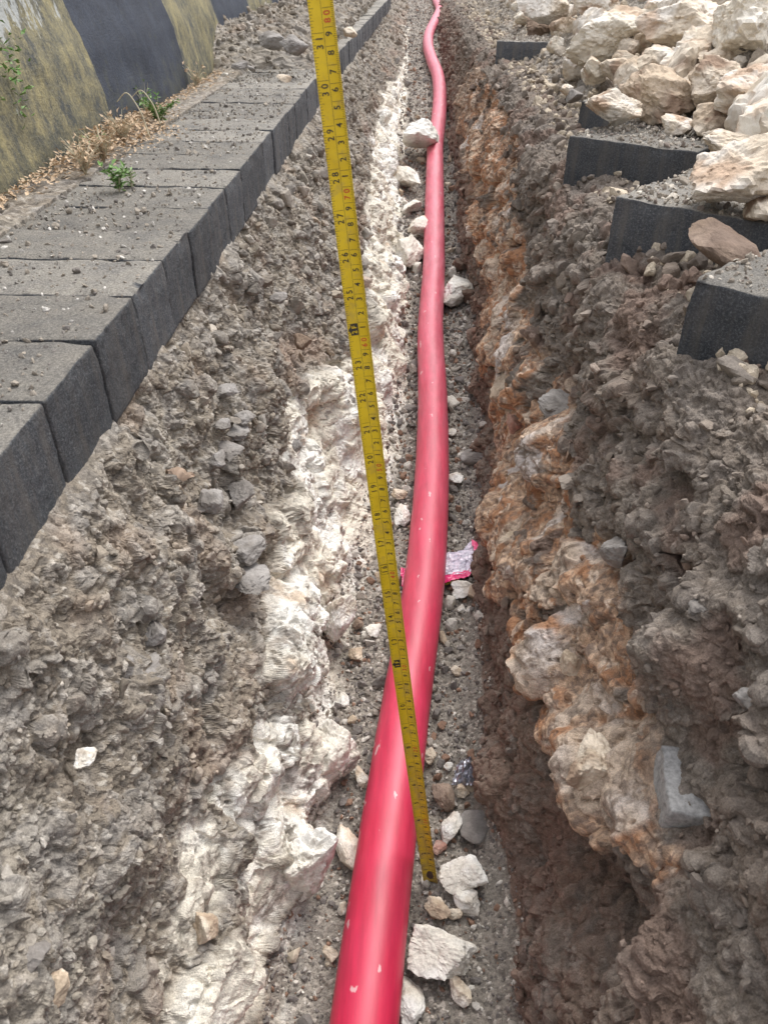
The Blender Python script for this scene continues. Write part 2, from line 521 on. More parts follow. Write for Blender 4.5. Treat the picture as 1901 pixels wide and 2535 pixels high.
# limestone layer of the left wall: boundary height along the trench
bl = [(320, 2212), (395, 1950), (430, 1800), (445, 1710), (500, 1640), (550, 1500), (530, 1400), (575, 1300), (598, 1230), (575, 1130),
      (630, 1030), (600, 940), (620, 835), (690, 785), (760, 760), (788, 650), (775, 560), (790, 430), (800, 300), (830, 200), (868, 130), (890, 60)]
bp = np.array([on_left(*q)[0] for q in bl]); bp = bp[np.argsort(bp[:, 1])]
zlime = np.interp(y, bp[:, 1], bp[:, 2])
wz = fbm(P, 0.07, 21, 4)
dR, dR2, fR, rR = cells(PW, 0.11, 57, np.array([1, .8, 1.2]))
lime = sstep(-0.012, 0.012, zlime + 0.035 * wz - z) * (x < 0.0) * (x > -0.4)
lime *= np.where(y < .27, np.maximum(sstep(.05, .13, dR2 - dR + .10 * fbm(P, .03, 23, 3)), sstep(.15, .4, fbm(P, .05, 24, 2))), 1)
lime *= np.where(isF, sstep(0.03, 0.0, x - foot_left(y)), 1.0)

def blobs(lst, fn, grow=1.0):
    out = np.zeros(len(P), np.float32)
    for (px, py, rx, amp) in lst:
        c, t = fn(px, py)
        r = rx * K / FPX * t * grow
        m = np.abs(y - c[1]) < r * 3
        d2 = ((P[m] - c) ** 2).sum(1) / (r * r)
        out[m] += amp * np.exp(-d2 * 1.2)
    return out

# left wall sculpting (metres)
sL = blobs([(470, 1290, 48, -0.055), (520, 1300, 42, -.03), (470, 1205, 70, 0.024), (453, 1530, 16, -.04), (457, 1560, 16, -.05), (462, 1590, 15, -.04), (455, 1505, 14, -.03), (730, 1020, 110, -0.035), (700, 900, 80, -0.012), (660, 740, 70, -0.030), (600, 690, 60, -0.012),
            (560, 830, 60, 0.012), (455, 1560, 28, -0.03), (650, 1330, 70, 0.028), (610, 1440, 80, 0.024), (680, 1620, 60, 0.030),
            (590, 1900, 90, 0.034), (500, 1820, 60, 0.015), (480, 2100, 90, 0.022), (400, 1800, 50, -0.01), (300, 1500, 80, 0.012), (250, 1850, 90, 0.012),
            (120, 1700, 90, -0.01), (560, 1130, 60, 0.012), (640, 1080, 45, 0.015), (840, 500, 45, 0.03), (855, 660, 45, 0.025), (850, 790, 45, 0.03), (830, 350, 30, 0.03), (600, 1720, 40, -0.018),
            (560, 1660, 40, 0.012), (500, 640, 50, -0.015), (640, 480, 50, 0.02), (430, 880, 50, 0.01), (740, 350, 30, 0.02)], on_left)
sL = np.where(isL | (isF & (x < 0)), sL, 0)
# right wall sculpting
sR = blobs([(1050, 330, 42, 0.03), (1095, 400, 40, 0.03), (1110, 820, 60, 0.028), (1085, 860, 40, 0.01), (1180, 1010, 75, 0.020), (1140, 1190, 60, 0.018), (1090, 1260, 38, 0.025),
            (1230, 1260, 60, 0.028), (1340, 1230, 60, -0.04), (1310, 1190, 40, -0.02), (1200, 1115, 40, -0.015), (1235, 1400, 60, 0.024), (1260, 1540, 60, 0.020),
            (1290, 1600, 80, 0.018), (1360, 1700, 90, 0.026), (1430, 1800, 70, 0.018), (1200, 1840, 110, -0.040), (1300, 1950, 110, -0.040), (1410, 1980, 60, -0.02), (1180, 1700, 60, -0.02), (1160, 1480, 60, -0.015),
            (1500, 1400, 100, 0.018), (1450, 1130, 70, 0.015), (1400, 900, 70, -0.012), (1250, 860, 50, 0.014), (1200, 620, 50, 0.02), (1300, 700, 60, 0.01),
            (1150, 400, 40, 0.012), (1050, 200, 40, -0.02), (1600, 1800, 90, 0.02), (1550, 1600, 60, -0.015), (1480, 2050, 80, 0.015), (1120, 640, 40, -0.015)], on_right, 1.2)
sR = np.where(isR | (isF & (x > 0)), sR, 0)

clay = blobs([(1045, 320, 34, 0.8), (1090, 380, 40, 1.0), (1085, 450, 40, 0.9), (1060, 420, 30, .6), (1075, 560, 40, 0.45), (1100, 690, 50, 0.45), (1100, 800, 50, 0.8), (1150, 880, 45, 0.9), (1185, 1000, 55, 1.0),
              (1190, 1090, 60, 1.2), (1240, 1170, 55, 1.2), (1120, 1180, 45, 0.9), (1085, 1260, 40, 0.7), (1170, 1260, 60, 0.9), (1345, 1290, 45, 1.1), (1300, 1250, 40, .8), (1240, 1400, 60, .75),
              (1230, 1500, 50, .7), (1280, 1560, 60, .7), (1230, 1620, 45, .6), (1330, 1680, 80, .7), (1400, 1800, 60, .8), (1330, 1800, 45, .7), (1450, 1880, 40, .8)], on_right, 1.15)
clay = np.where(isR | (isF & (x > 0.03)), clay, 0)
clay = np.clip(clay + 0.5 * fbm(P, 0.04, 41, 4) * (clay > 0.08), 0, 1.2)
clay = sstep(0.36, 0.50, clay)
# far along the trench the right wall carries the same pale band low down
limeR = blobs([(1090, 470, 34, 0.6), (1110, 830, 45, 1.0), (1165, 900, 28, .9), (1190, 985, 45, 0.9), (1120, 1160, 45, 1.0), (1110, 1070, 30, .5), (1235, 1250, 42, 1.1), (1235, 1400, 52, 1.0), (1215, 1470, 40, .9), (1260, 1530, 45, .7), (1310, 1620, 75, 1.1), (1360, 1690, 60, 1.1),
               (1410, 1760, 55, .9), (1085, 1250, 34, .8), (1215, 1640, 35, .6), (1180, 1240, 40, .5), (1100, 400, 25, .5), (1040, 310, 20, .5)], on_right, 1.15)
limeR = np.where(isR, limeR, 0)
limeR = sstep(0.35, 0.65, limeR + 0.45 * fbm(P, 0.03, 42, 4) * (limeR > 0.1))

hi_ = [(1110, 250), (1130, 300), (1140, 480), (1150, 640), (1180, 740), (1230, 900), (1280, 1000), (1290, 1150), (1390, 1290), (1340, 1450), (1400, 1560), (1470, 1700), (1480, 1850)]
lo_ = [(1000, 250), (1008, 300), (1030, 450), (1050, 600), (1055, 760), (1060, 900), (1062, 1250), (1130, 1330), (1190, 1500), (1250, 1680), (1370, 1830)]
hp = np.array([on_right(*q)[0] for q in hi_]); hp = hp[np.argsort(hp[:, 1])]; lp = np.array([on_right(*q)[0] for q in lo_]); lp = lp[np.argsort(lp[:, 1])]
wzb = fbm(P, 0.06, 44, 4)
band = sstep(-.01, .01, np.interp(y, hp[:, 1], hp[:, 2]) + .035 * wzb - z) * sstep(-.01, .01, z - np.interp(y, lp[:, 1], lp[:, 2]) - .03 * wzb) * (isR | (isF & (x > 0))) * sstep(-.15, -.05, y) * sstep(3.2, 2.4, y)
_, _, _, rchunk = cells(PW, 0.045, 46)
nb = .45 * fbm(P, 0.05, 45, 4) + .7 * (rchunk - .5)
clay = np.maximum(clay, band * sstep(-.32, -.24, nb))
limeR = np.maximum(limeR, band * sstep(.20, .28, nb + .3 * wzb))
# relief, first pass: large forms
d1a, d2a, fa, ra = cells(PW, 0.060, 51, np.array([1, .8, 1.3]))
ed = lambda f, a, b, w_=.16: f * sstep(0.0, w_, b - a)
fa = ed(fa, d1a, d2a)
rnd_ = lambda d, r: (1 - 1.5 * np.minimum(d, .8) ** 2) * (.25 + .75 * r)
big = fbm(P, 0.16, 61, 3); med = fbm(P, 0.05, 62, 5, .62)
zone = sstep(-0.05, 0.45, fbm(P, 0.11, 71, 3))              # where the soil is crumbly rather than compact
zone2 = sstep(0.05, 0.4, fbm(P, 0.07, 72, 3))
rid = 1 - np.abs(fbm(PW, 0.075, 73, 3)) * 2.2
hardR = np.maximum(limeR, clay)
rightw = (isR | (x > .15))
soil1 = 0.024 * big + 0.018 * med + 0.008 * rid + 0.022 * fa * (.35 + .65 * zone2) + rightw * (0.024 * rnd_(dR, rR) + 0.010 * fa - .008)
lime1 = 0.008 * big + 0.034 * rnd_(dR, rR) + 0.012 * rnd_(d1a, ra) + 0.022 * ed(fR, dR, dR2, .2) + .018 * fa + 0.003 * med - .010
wallw = sstep(0.0, 0.05, z - zf) * (inwall | isF)
hard = np.maximum(lime, hardR)
heapy = np.maximum(sstep(1.9, 2.2, y) * (x < -0.32) * (x > -.8), (x > 0.36) * (x < 2)).astype(np.float32)
top1 = 0.005 * med + heapy * (0.012 * med + 0.02 * fa + 0.012 * big)
shoulder = (colid >= cum[18]) & (colid < cum[22])
shw = np.clip(1 - (colid - cum[18]) / (cum[22] - cum[18] + 0.0), 0, 1)
D = np.where(inwall | isF, (soil1 * (1 - hard) + lime1 * hard) * wallw + (0.004 * med + .003 * big - .003) * (1 - wallw),
             np.where(shoulder, soil1 * .9 * shw + top1 * (1 - shw), top1))
D = D + (1.1 * sL + 0.85 * sR) * np.maximum(wallw, 0.3)
quiet = np.ones_like(D)
quiet = np.where((colid < cum[8]), np.where((x > -0.51) & (x < -0.3) & (y < 1.9), 0.3, 1.0), quiet)
quiet = np.where((colid >= cum[8]) & (colid < cum[9]), sstep(0, 30, colid - cum[8]) * 0.9 + 0.1, quiet)
D = D * quiet
V = P + NN * D[:, None]
V[:, 2] -= np.where(inwall, 0.35 * D, 0)
Vs_ = V.reshape(nr, nc, 3)
for _ in range(4):
    Vs_[1:-1, c_lo + 12:c_hi] = (Vs_[:-2, c_lo + 12:c_hi] + Vs_[2:, c_lo + 12:c_hi] + Vs_[1:-1, c_lo + 11:c_hi - 1] + Vs_[1:-1, c_lo + 13:c_hi + 1] + 2 * Vs_[1:-1, c_lo + 12:c_hi]) / 6
V = Vs_.reshape(-1, 3)
# second pass: stones, crumbs and grain stand out from the surface the first pass made
Vg = V.reshape(nr, nc, 3)
gu = np.gradient(Vg, axis=1); gv = np.gradient(Vg, axis=0)
N2 = np.cross(gu, gv); N2 /= np.linalg.norm(N2, axis=2)[:, :, None] + 1e-12
for _ in range(6):
    N2[1:-1, 1:-1] = (N2[:-2, 1:-1] + N2[2:, 1:-1] + N2[1:-1, :-2] + N2[1:-1, 2:] + 2 * N2[1:-1, 1:-1]) / 6
N2 = N2.reshape(-1, 3); N2 /= np.linalg.norm(N2, axis=1)[:, None] + 1e-12
N2 *= np.sign((N2 * NN).sum(1))[:, None]
Q = V + 0.012 * np.stack([vnoise(V / .02, 111), vnoise(V / .02, 112), vnoise(V / .02, 113)], 1)
d1b, d2b, fb, rb = cells(Q, 0.024, 52, np.array([.8, 1, 1.5]))
d1c, d2c, fc, rc = cells(Q, 0.0095, 53)
d1d, d2d, fd_, rd = cells(V + 0.0012 * np.stack([vnoise(V / .004, 114), vnoise(V / .004, 115), vnoise(V / .004, 116)], 1), 0.0042, 54)
fb = ed(fb, d1b, d2b)
fine = fbm(V, 0.012, 63, 3, .6)
stony = sstep(.90, .93, rb)                                   # some cells are bedded stones, the rest crumb
soil2 = 0.007 * stony * (1 - 1.2 * d1b ** 2) * sstep(0, .1, d2b - d1b) + 0.0065 * fb * (.3 + .7 * zone2) + 0.0035 * rnd_(d1b, rb) * zone \
    + 0.0032 * rnd_(d1c, rc) * (.3 + .7 * zone) + 0.0024 * ed(fc, d1c, d2c) + 0.0020 * rnd_(d1d, rd) + 0.0034 * fine
lime2 = 0.0020 * rnd_(d1b, rb) + .006 * fb + 0.0010 * rnd_(d1c, rc) + 0.0012 * rnd_(d1d, rd) + 0.0020 * fine - 0.006 * sstep(.84, .9, rc) * sstep(.5, .2, d1c)
floor2 = 0.0040 * rnd_(d1b, rb) * zone + 0.0030 * rnd_(d1c, rc) + 0.0024 * rnd_(d1d, rd) + 0.0020 * fine
top2 = 0.006 * fb * zone + 0.0030 * rnd_(d1c, rc) + 0.0012 * rnd_(d1d, rd) + 0.002 * fine
D2 = np.where(inwall | isF, (soil2 * (1 - hard) + lime2 * hard) * wallw + floor2 * (1 - wallw), np.where(shoulder, soil2 * shw + top2 * (1 - shw), top2)) * quiet
V = V + N2 * D2[:, None]
V[:, 2] -= np.where(inwall, 0.15 * D2, 0)
P0_, P = P, V

# colour = what the stuff is made of
n1 = fbm(P, 0.10, 91, 3); n2 = fbm(P, 0.022, 92, 4); n3 = fbm(P, 0.006, 93, 2)
col = np.tile(np.array([0.265, 0.228, 0.182], np.float32), (len(P), 1))
col = mixc(col, (0.34, 0.31, 0.26), sstep(-0.1, 0.5, n1) * 0.6)
col = mixc(col, (0.20, 0.185, 0.17), sstep(0.0, 0.5, n2) * 0.45)
col = mixc(col, (0.46, 0.425, 0.37), sstep(0.90, 0.92, rd) * 0.7)
col = mixc(col, (0.14, 0.125, 0.11), sstep(0.16, 0.12, rd) * 0.6)
col = mixc(col, (0.38, 0.345, 0.30), sstep(0.86, 0.9, rc) * 0.5)
col = mixc(col, (0.33, 0.315, 0.295), sstep(0.72, 0.78, rb) * 0.35)              # grey stones bedded in the soil
col = mixc(col, (0.33, 0.245, 0.18), sstep(0.2, 0.6, fbm(P, 0.06, 94, 3)) * 0.4)
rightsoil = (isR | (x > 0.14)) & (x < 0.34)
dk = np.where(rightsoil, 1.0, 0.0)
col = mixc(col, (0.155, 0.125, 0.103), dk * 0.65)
brown = np.where(isR | isF, sstep(0.34, 0.08, z - zf) * (x > foot_right(y) - .02) * (x > 0), 0) * sstep(-0.5, 0.2, n1 + 0.3)
brown = brown * np.where(isF, .5, 1)
near = sstep(.5, .1, y)
col = mixc(col, (0.20, 0.125, 0.09), brown * (0.6 - .05 * near) * (1 - .7 * sstep(.0, .35, n2 + .5 * n1)))
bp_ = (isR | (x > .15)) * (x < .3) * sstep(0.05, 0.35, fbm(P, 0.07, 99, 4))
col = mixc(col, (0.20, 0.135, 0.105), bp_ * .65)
brownL = sstep(0.05, 0.0, np.abs(z - zlime - 0.03)) * isL * sstep(-0.1, 0.4, n1)
col = mixc(col, (0.30, 0.20, 0.15), brownL * 0.5)
# floor: dark grit with pale grains
fl = np.where(isF, 1.0, 0.0) * (1 - sstep(0.0, 0.03, z - zf - 0.01))
cf = np.tile(np.array([0.25, 0.222, 0.188], np.float32), (len(P), 1))
cf = mixc(cf, (0.30, 0.27, 0.23), sstep(-.2, .4, n2) * .5)
cf = mixc(cf, (0.50, 0.45, 0.39), sstep(0.90, 0.93, rd) * 0.8)
cf = mixc(cf, (0.12, 0.105, 0.095), sstep(0.16, 0.12, rd) * 0.6)
cf = mixc(cf, (0.42, 0.38, 0.33), sstep(-0.1, 0.5, n1) * 0.35)
col = col * (1 - fl[:, None]) + cf * fl[:, None]
cl = np.tile(np.array([0.72, 0.67, 0.57], np.float32), (len(P), 1))
cl = mixc(cl, (0.82, 0.80, 0.74), sstep(-0.15, 0.35, n1 + 0.5 * n2))
cl = mixc(cl, (0.58, 0.45, 0.33), sstep(0.3, 0.65, fbm(P, 0.05, 95, 4)) * 0.8)
patch = sstep(-0.12, 0.35, fbm(P, 0.045, 97, 3)) * (1 - .6 * sstep(.35, .6, y))
cl = mixc(cl, (0.27, 0.24, 0.20), sstep(0.52, 0.58, rd) * patch * 0.85)      # soil grains caught in the pits
cl = mixc(cl, (0.30, 0.26, 0.22), sstep(0.66, 0.72, rc) * patch * 0.6)
cl = mixc(cl, (0.24, 0.21, 0.18), sstep(0.42, 0.5, n2 + .3 * n3) * 0.8)
col = col * (1 - lime[:, None]) + cl * lime[:, None]
cc_ = np.tile(np.array([0.39, 0.21, 0.118], np.float32), (len(P), 1))
cc_ = mixc(cc_, (0.56, 0.40, 0.28), sstep(-0.25, 0.3, n2 + .4 * n1))
cc_ = mixc(cc_, (0.60, 0.50, 0.40), sstep(.82, .86, rc) * .7)
cc_ = mixc(cc_, (0.21, 0.14, 0.10), sstep(0.05, 0.3, n3 + 0.5 * n2) * 0.65)
cc_ = mixc(cc_, (0.17, 0.13, 0.11), sstep(.24, .16, rd) * .6)
col = col * (1 - clay[:, None]) + cc_ * clay[:, None]
cr_ = np.tile(np.array([0.54, 0.43, 0.33], np.float32), (len(P), 1))
cr_ = mixc(cr_, (0.60, 0.54, 0.50), sstep(-0.1, 0.4, n1))
cr_ = mixc(cr_, (0.25, 0.20, 0.16), sstep(0.5, 0.56, rd) * sstep(-.2, .3, n2) * 0.8)
cr_ = mixc(cr_, (0.24, 0.19, 0.15), sstep(0.3, 0.5, n3 + 0.5 * n2) * 0.7)
col = col * (1 - limeR[:, None]) + cr_ * limeR[:, None]
col *= (0.82 + 0.20 * rc + 0.18 * rd + 0.14 * fbm(P, 0.0028, 98, 2))[:, None]
SOILM = (1 - np.maximum(np.maximum(lime, limeR), clay)).reshape(nr, nc)

ii = np.arange(nr - 1)[:, None] * nc + np.arange(nc - 1)[None, :]
F = np.stack([ii, ii + 1, ii + nc + 1, ii + nc], 2).reshape(-1, 4)
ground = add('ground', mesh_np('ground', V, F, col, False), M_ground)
tag(ground, kind='structure')
P = P0_
VG = V.reshape(nr, nc, 3)
print('ground', nr, nc)

# vertex normals of the sheet for scattering
def vnorm(i, j):
    i = np.clip(i, 1, nr - 2); j = np.clip(j, 1, nc - 2)
    a = VG[i, np.minimum(j + 4, nc - 1)] - VG[i, np.maximum(j - 4, 0)]
    b = VG[np.minimum(i + 4, nr - 1), j] - VG[np.maximum(i - 4, 0), j]
    n = np.cross(a, b); n /= np.linalg.norm(n, axis=1)[:, None] + 1e-12
    return n

# ------------------------------------------------------------------ rocks
def ico(sub):
    bm = bmesh.new(); bmesh.ops.create_icosphere(bm, subdivisions=sub, radius=1)
    bm.verts.ensure_lookup_table()
    v = np.array([q.co[:] for q in bm.verts]); f = np.array([[q.index for q in p.verts] for p in bm.faces])
    bm.free(); return v, f
ICO = {k: ico(k) for k in (1, 2, 3, 4, 5)}

def rock_shape(seed, sub, facets=16, k=16, rough=0.10):
    rg = np.random.RandomState(seed)
    v, f = ICO[sub]
    n = rg.normal(size=(facets, 3)); n /= np.linalg.norm(n, axis=1)[:, None]
    d = rg.uniform(0.62, 1.0, facets)
    q = np.maximum(v @ n.T / d, 0) ** k
    r = (q.sum(1) + 1e-6) ** (-1 / k)
    r = np.clip(r, 0.3, 1.45)
    p = v * r[:, None]
    if sub >= 3:
        o = seed * 3.7
        p = p * (1 + rough * 1.3 * fbm(p + o, 0.8, seed, 3) + rough * 0.55 * fbm(p + o, 0.2, seed + 3, 3))[:, None]
        _, _, fcx, _ = cells(p + o, 0.30, seed + 9)
        p = p * (1 + rough * 0.5 * fcx)[:, None]
        if sub >= 4:
            _, _, fcx, _ = cells(p + o, 0.11, seed + 19)
            p = p * (1 + rough * 0.22 * fcx)[:, None]
    else:
        p = p * (1 + rg.uniform(-.08, .08, len(p)))[:, None]
    s = np.abs(p).max(0)
    return p / s, f

PAL = {'cream': ((0.64, 0.55, 0.43), (0.76, 0.71, 0.63), (0.48, 0.35, 0.25)),
       'white': ((0.69, 0.65, 0.57), (0.79, 0.77, 0.72), (0.46, 0.39, 0.31)),
       'pale': ((0.70, 0.63, 0.51), (0.80, 0.75, 0.65), (0.52, 0.39, 0.28)),
       'tan': ((0.52, 0.42, 0.31), (0.66, 0.58, 0.47), (0.30, 0.21, 0.15)),
       'grey': ((0.235, 0.215, 0.195), (0.33, 0.31, 0.29), (0.16, 0.145, 0.13)),
       'brown': ((0.20, 0.145, 0.105), (0.29, 0.22, 0.17), (0.13, 0.09, 0.07)),
       'pink': ((0.42, 0.23, 0.18), (0.50, 0.34, 0.28), (0.25, 0.15, 0.12))}

def rock(name, c, dims, seed, pal='cream', rot=None, sub=4, facets=16, k=18, rough=0.10, dirt=0.5):
    p, f = rock_shape(seed, sub, facets, k, rough)
    p = p * np.array(dims) / 2
    rg = np.random.RandomState(seed + 1000)
    A, B, C_ = PAL[pal]
    sc_ = max(dims)
    cc = np.tile(np.array(A, np.float32), (len(p), 1))
    o = seed * 1.3
    cc = mixc(cc, B, sstep(-0.25, 0.3, fbm(p + o, sc_ * .5, seed, 3)))
    cc = mixc(cc, C_, sstep(0.08, 0.45, fbm(p + o, sc_ * .4, seed + 4, 4)) * 0.85 * dirt * 1.4)
    cc = mixc(cc, np.array(C_) * 0.7, sstep(0.3, 0.5, fbm(p + o, 0.006, seed + 8, 2)) * 0.7 * dirt)
    cc = np.clip(cc, 0.02, 0.8)
    me = mesh_np(name, p, f, cc, False)
    if rot is None:
        rot = (rg.uniform(-.25, .25), rg.uniform(-.25, .25), rg.uniform(-.5, .5))
    ob = add(name, me, M_rock, loc=tuple(c)); ob.rotation_euler = rot
    return ob

def rock_at(fn, px, py, w_, h_, seed, pal, label, cat='rock', name='limestone_rock', group=None, lift=0.35, flat=None, **kw):
    """a rock whose middle stands where that line of sight meets the ground, sized in real units"""
    if fn in (on_floor, on_heap):
        _, t = fn(px, py)
        wid = w_ * K / FPX * t
        c, t = fn(px, py, lift * wid)
    else:
        c, t = fn(px, py)
    wid = w_ * K / FPX * t; hei = h_ * K / FPX * t
    dz = (flat if flat else 0.75) * min(wid, hei)
    # upright part and ground part of the seen height
    el = math.asin(-(c - CAM)[2] / np.linalg.norm(c - CAM))
    dy = max(hei * 0.5, math.sqrt(max((hei ** 2 - (dz * math.cos(el)) ** 2), 1e-6)) / max(math.sin(el), .35))
    dy = min(dy, 1.9 * wid)
    o = rock(name, c, (wid * 1.04, dy, dz), seed, pal, **kw)
    return tag(o, label, cat, group)

# rubble on the right-hand paving. pixel box in the 1659-wide view
def c2(cx, cy): return ((950 + cx / 1.744) / K, (cy / 1.744) / K)
S2 = 1 / 1.744 / K
rub = [
 (980, 160, 290, 230, 'white', 'longest pale boulder slanting across the upper rubble pile'),
 (730, 30, 240, 130, 'cream', 'broad cream boulder at the top left end of the rubble pile'),
 (925, 20, 190, 100, 'cream', 'cream boulder at the top edge between two larger pale boulders'),
 (1170, 70, 140, 170, 'cream', 'upright cream block wedged between long pale boulder and brown-shaded block'),
 (1300, 110, 210, 230, 'cream', 'cream block with a dark rusty-brown face near the top of the pile'),
 (1570, 110, 270, 300, 'white', 'largest white-topped boulder in the upper right corner'),
 (1110, 190, 80, 80, 'tan', 'small rounded tan stone under the long pale boulder'),
 (1190, 255, 150, 120, 'cream', 'medium cream stone right of the small rounded tan one'),
 (1390, 190, 110, 100, 'cream', 'small cream stone in a gap below the brown-faced block'),
 (1040, 310, 160, 120, 'tan', 'tan stone leaning behind the white boulder on the paving'),
 (910, 315, 125, 110, 'white', 'pale chalky stone at the left front of the rubble pile'),
 (825, 290, 110, 150, 'cream', 'orange-stained cream rock at the left foot of the rubble'),
 (1005, 475, 200, 140, 'cream', 'cream boulder lying alone on the dusty paver edge'),
 (1215, 420, 270, 225, 'tan', 'large rounded pitted tan boulder in the middle of the pile front'),
 (1310, 275, 170, 130, 'cream', 'flat-topped cream rock above the large pitted boulder'),
 (1430, 370, 230, 220, 'tan', 'tan rock with broad smooth front right of the pitted boulder'),
 (1265, 545, 105, 75, 'cream', 'small cream stone in front of the large pitted boulder'),
 (1415, 520, 140, 120, 'tan', 'brownish stone tucked at the foot of the smooth-fronted rock'),
 (1580, 420, 230, 330, 'cream', 'tall cream boulder at the right picture edge, above the flat slab'),
 (1430, 585, 110, 60, 'cream', 'low cream stone at the corner of the dusty paver'),
 (1500, 760, 350, 290, 'cream', 'big yellowish flat slab overhanging the dark paver corner'),
 (1500, 615, 230, 110, 'cream', 'low pale ridge-shaped rock just behind the big flat slab'),
 (1630, 890, 150, 220, 'tan', 'rounded tan rock at the right edge under the big flat slab'),
 (600, 78, 75, 60, 'white', 'small bright white stone on soil left of the pile'),
 (738, 195, 60, 60, 'white', 'small white stone on the far buried paver'),
 (660, 130, 110, 90, 'brown', 'dark brown stone behind the far buried paver'),
 (785, 388, 45, 40, 'cream', 'little cream pebble beside the grey shard on the trench shoulder'),
 (1060, 215, 100, 90, 'tan', 'shadowed tan stone in the gap under the long pale boulder'),
 (770, 120, 90, 80, 'tan', 'tan lump under the broad cream boulder'),
 (1450, 250, 140, 100, 'tan', 'tan stone below the largest white-topped boulder'),
]
for i, (cx, cy, w_, h_, pal, lab) in enumerate(rub):
    px, py = c2(cx, cy)
    big_ = w_ * h_ > 20000
    pal = 'pale' if pal == 'white' else pal
    rock_at(on_heap, px, py, w_ * S2 * 1.3, h_ * S2 * 1.34, 100 + i, pal, lab, 'boulder' if big_ else 'stone', 'limestone_boulder' if big_ else 'limestone_rock',
            'limestone rubble piled on the right paving', lift=0.25, flat=.9, sub=5 if w_ > 170 else 4, facets=13 if big_ else 15, k=26, rough=0.14, dirt=0.8)
rg = np.random.RandomState(66)
filler = []
for k in range(10):
    p_, f_ = rock_shape(900 + k, 4, 14, 24, .12)
    pal_ = ['cream', 'tan', 'white', 'cream', 'tan'][k % 5]; A_, B_, C_ = PAL['pale' if pal_ == 'white' else pal_]
    cc_f = mixc(np.tile(np.array(A_, np.float32), (len(p_), 1)), B_, sstep(-.2, .3, fbm(p_ + k, .6, k, 3)))
    cc_f = mixc(cc_f, C_, sstep(.1, .45, fbm(p_ + k, .5, k + 40, 4)) * .7)
    m_ = mesh_np('rubble_stone', p_, f_, cc_f); m_.materials.append(M_rock); filler.append((m_, pal_))
for k in range(285):
    Y_ = 0.35 + 5.2 * rg.rand() ** 1.3; x0_ = np.interp(Y_, [-1, 0.5, 1.0, 2.0, 3.3, 8], [0.46, 0.43, 0.39, 0.38, 0.43, 0.5])
    X_f = x0_ + 0.03 + 1.1 * rg.rand() ** 1.8
    m_, pal_ = filler[rg.randint(10)]
    s_ = rg.uniform(.016, .058)
    o = bpy.data.objects.new('rubble_stone', m_); COL.objects.link(o)
    o.location = (X_f, Y_, float(heap_z(X_f, Y_)) + s_ * .35); o.scale = (s_, s_ * rg.uniform(.7, 1.2), s_ * rg.uniform(.6, .9)); o.rotation_euler = rg.uniform(-3, 3, 3)
    tag(o, {'cream': 'small cream filler stone among the bigger boulders of the rubble', 'tan': 'small tan filler stone among the bigger boulders of the rubble', 'white': 'small whitish filler stone among the bigger boulders of the rubble'}[pal_], 'stone', pal_ + ' filler stones in the rubble pile')
# slabs that lie on the sheet, angular and flat
px, py = c2(1480, 1060)
o = rock_at(on_heap, px, py, 290 * S2, 210 * S2, 170, 'brown', 'dark angular slab leaning under the tan rock at the right edge', 'stone', 'stone_slab', 'limestone rubble piled on the right paving', lift=0.0, flat=.55, facets=7, k=50, rough=0.05)
px, py = c2(820, 415)
rock_at(on_heap, px, py, 80 * S2, 100 * S2, 171, 'grey', 'grey upright shard beside the second dark paver from the far end', 'stone', 'stone_shard', lift=0.2, facets=9, k=40, rough=0.05)

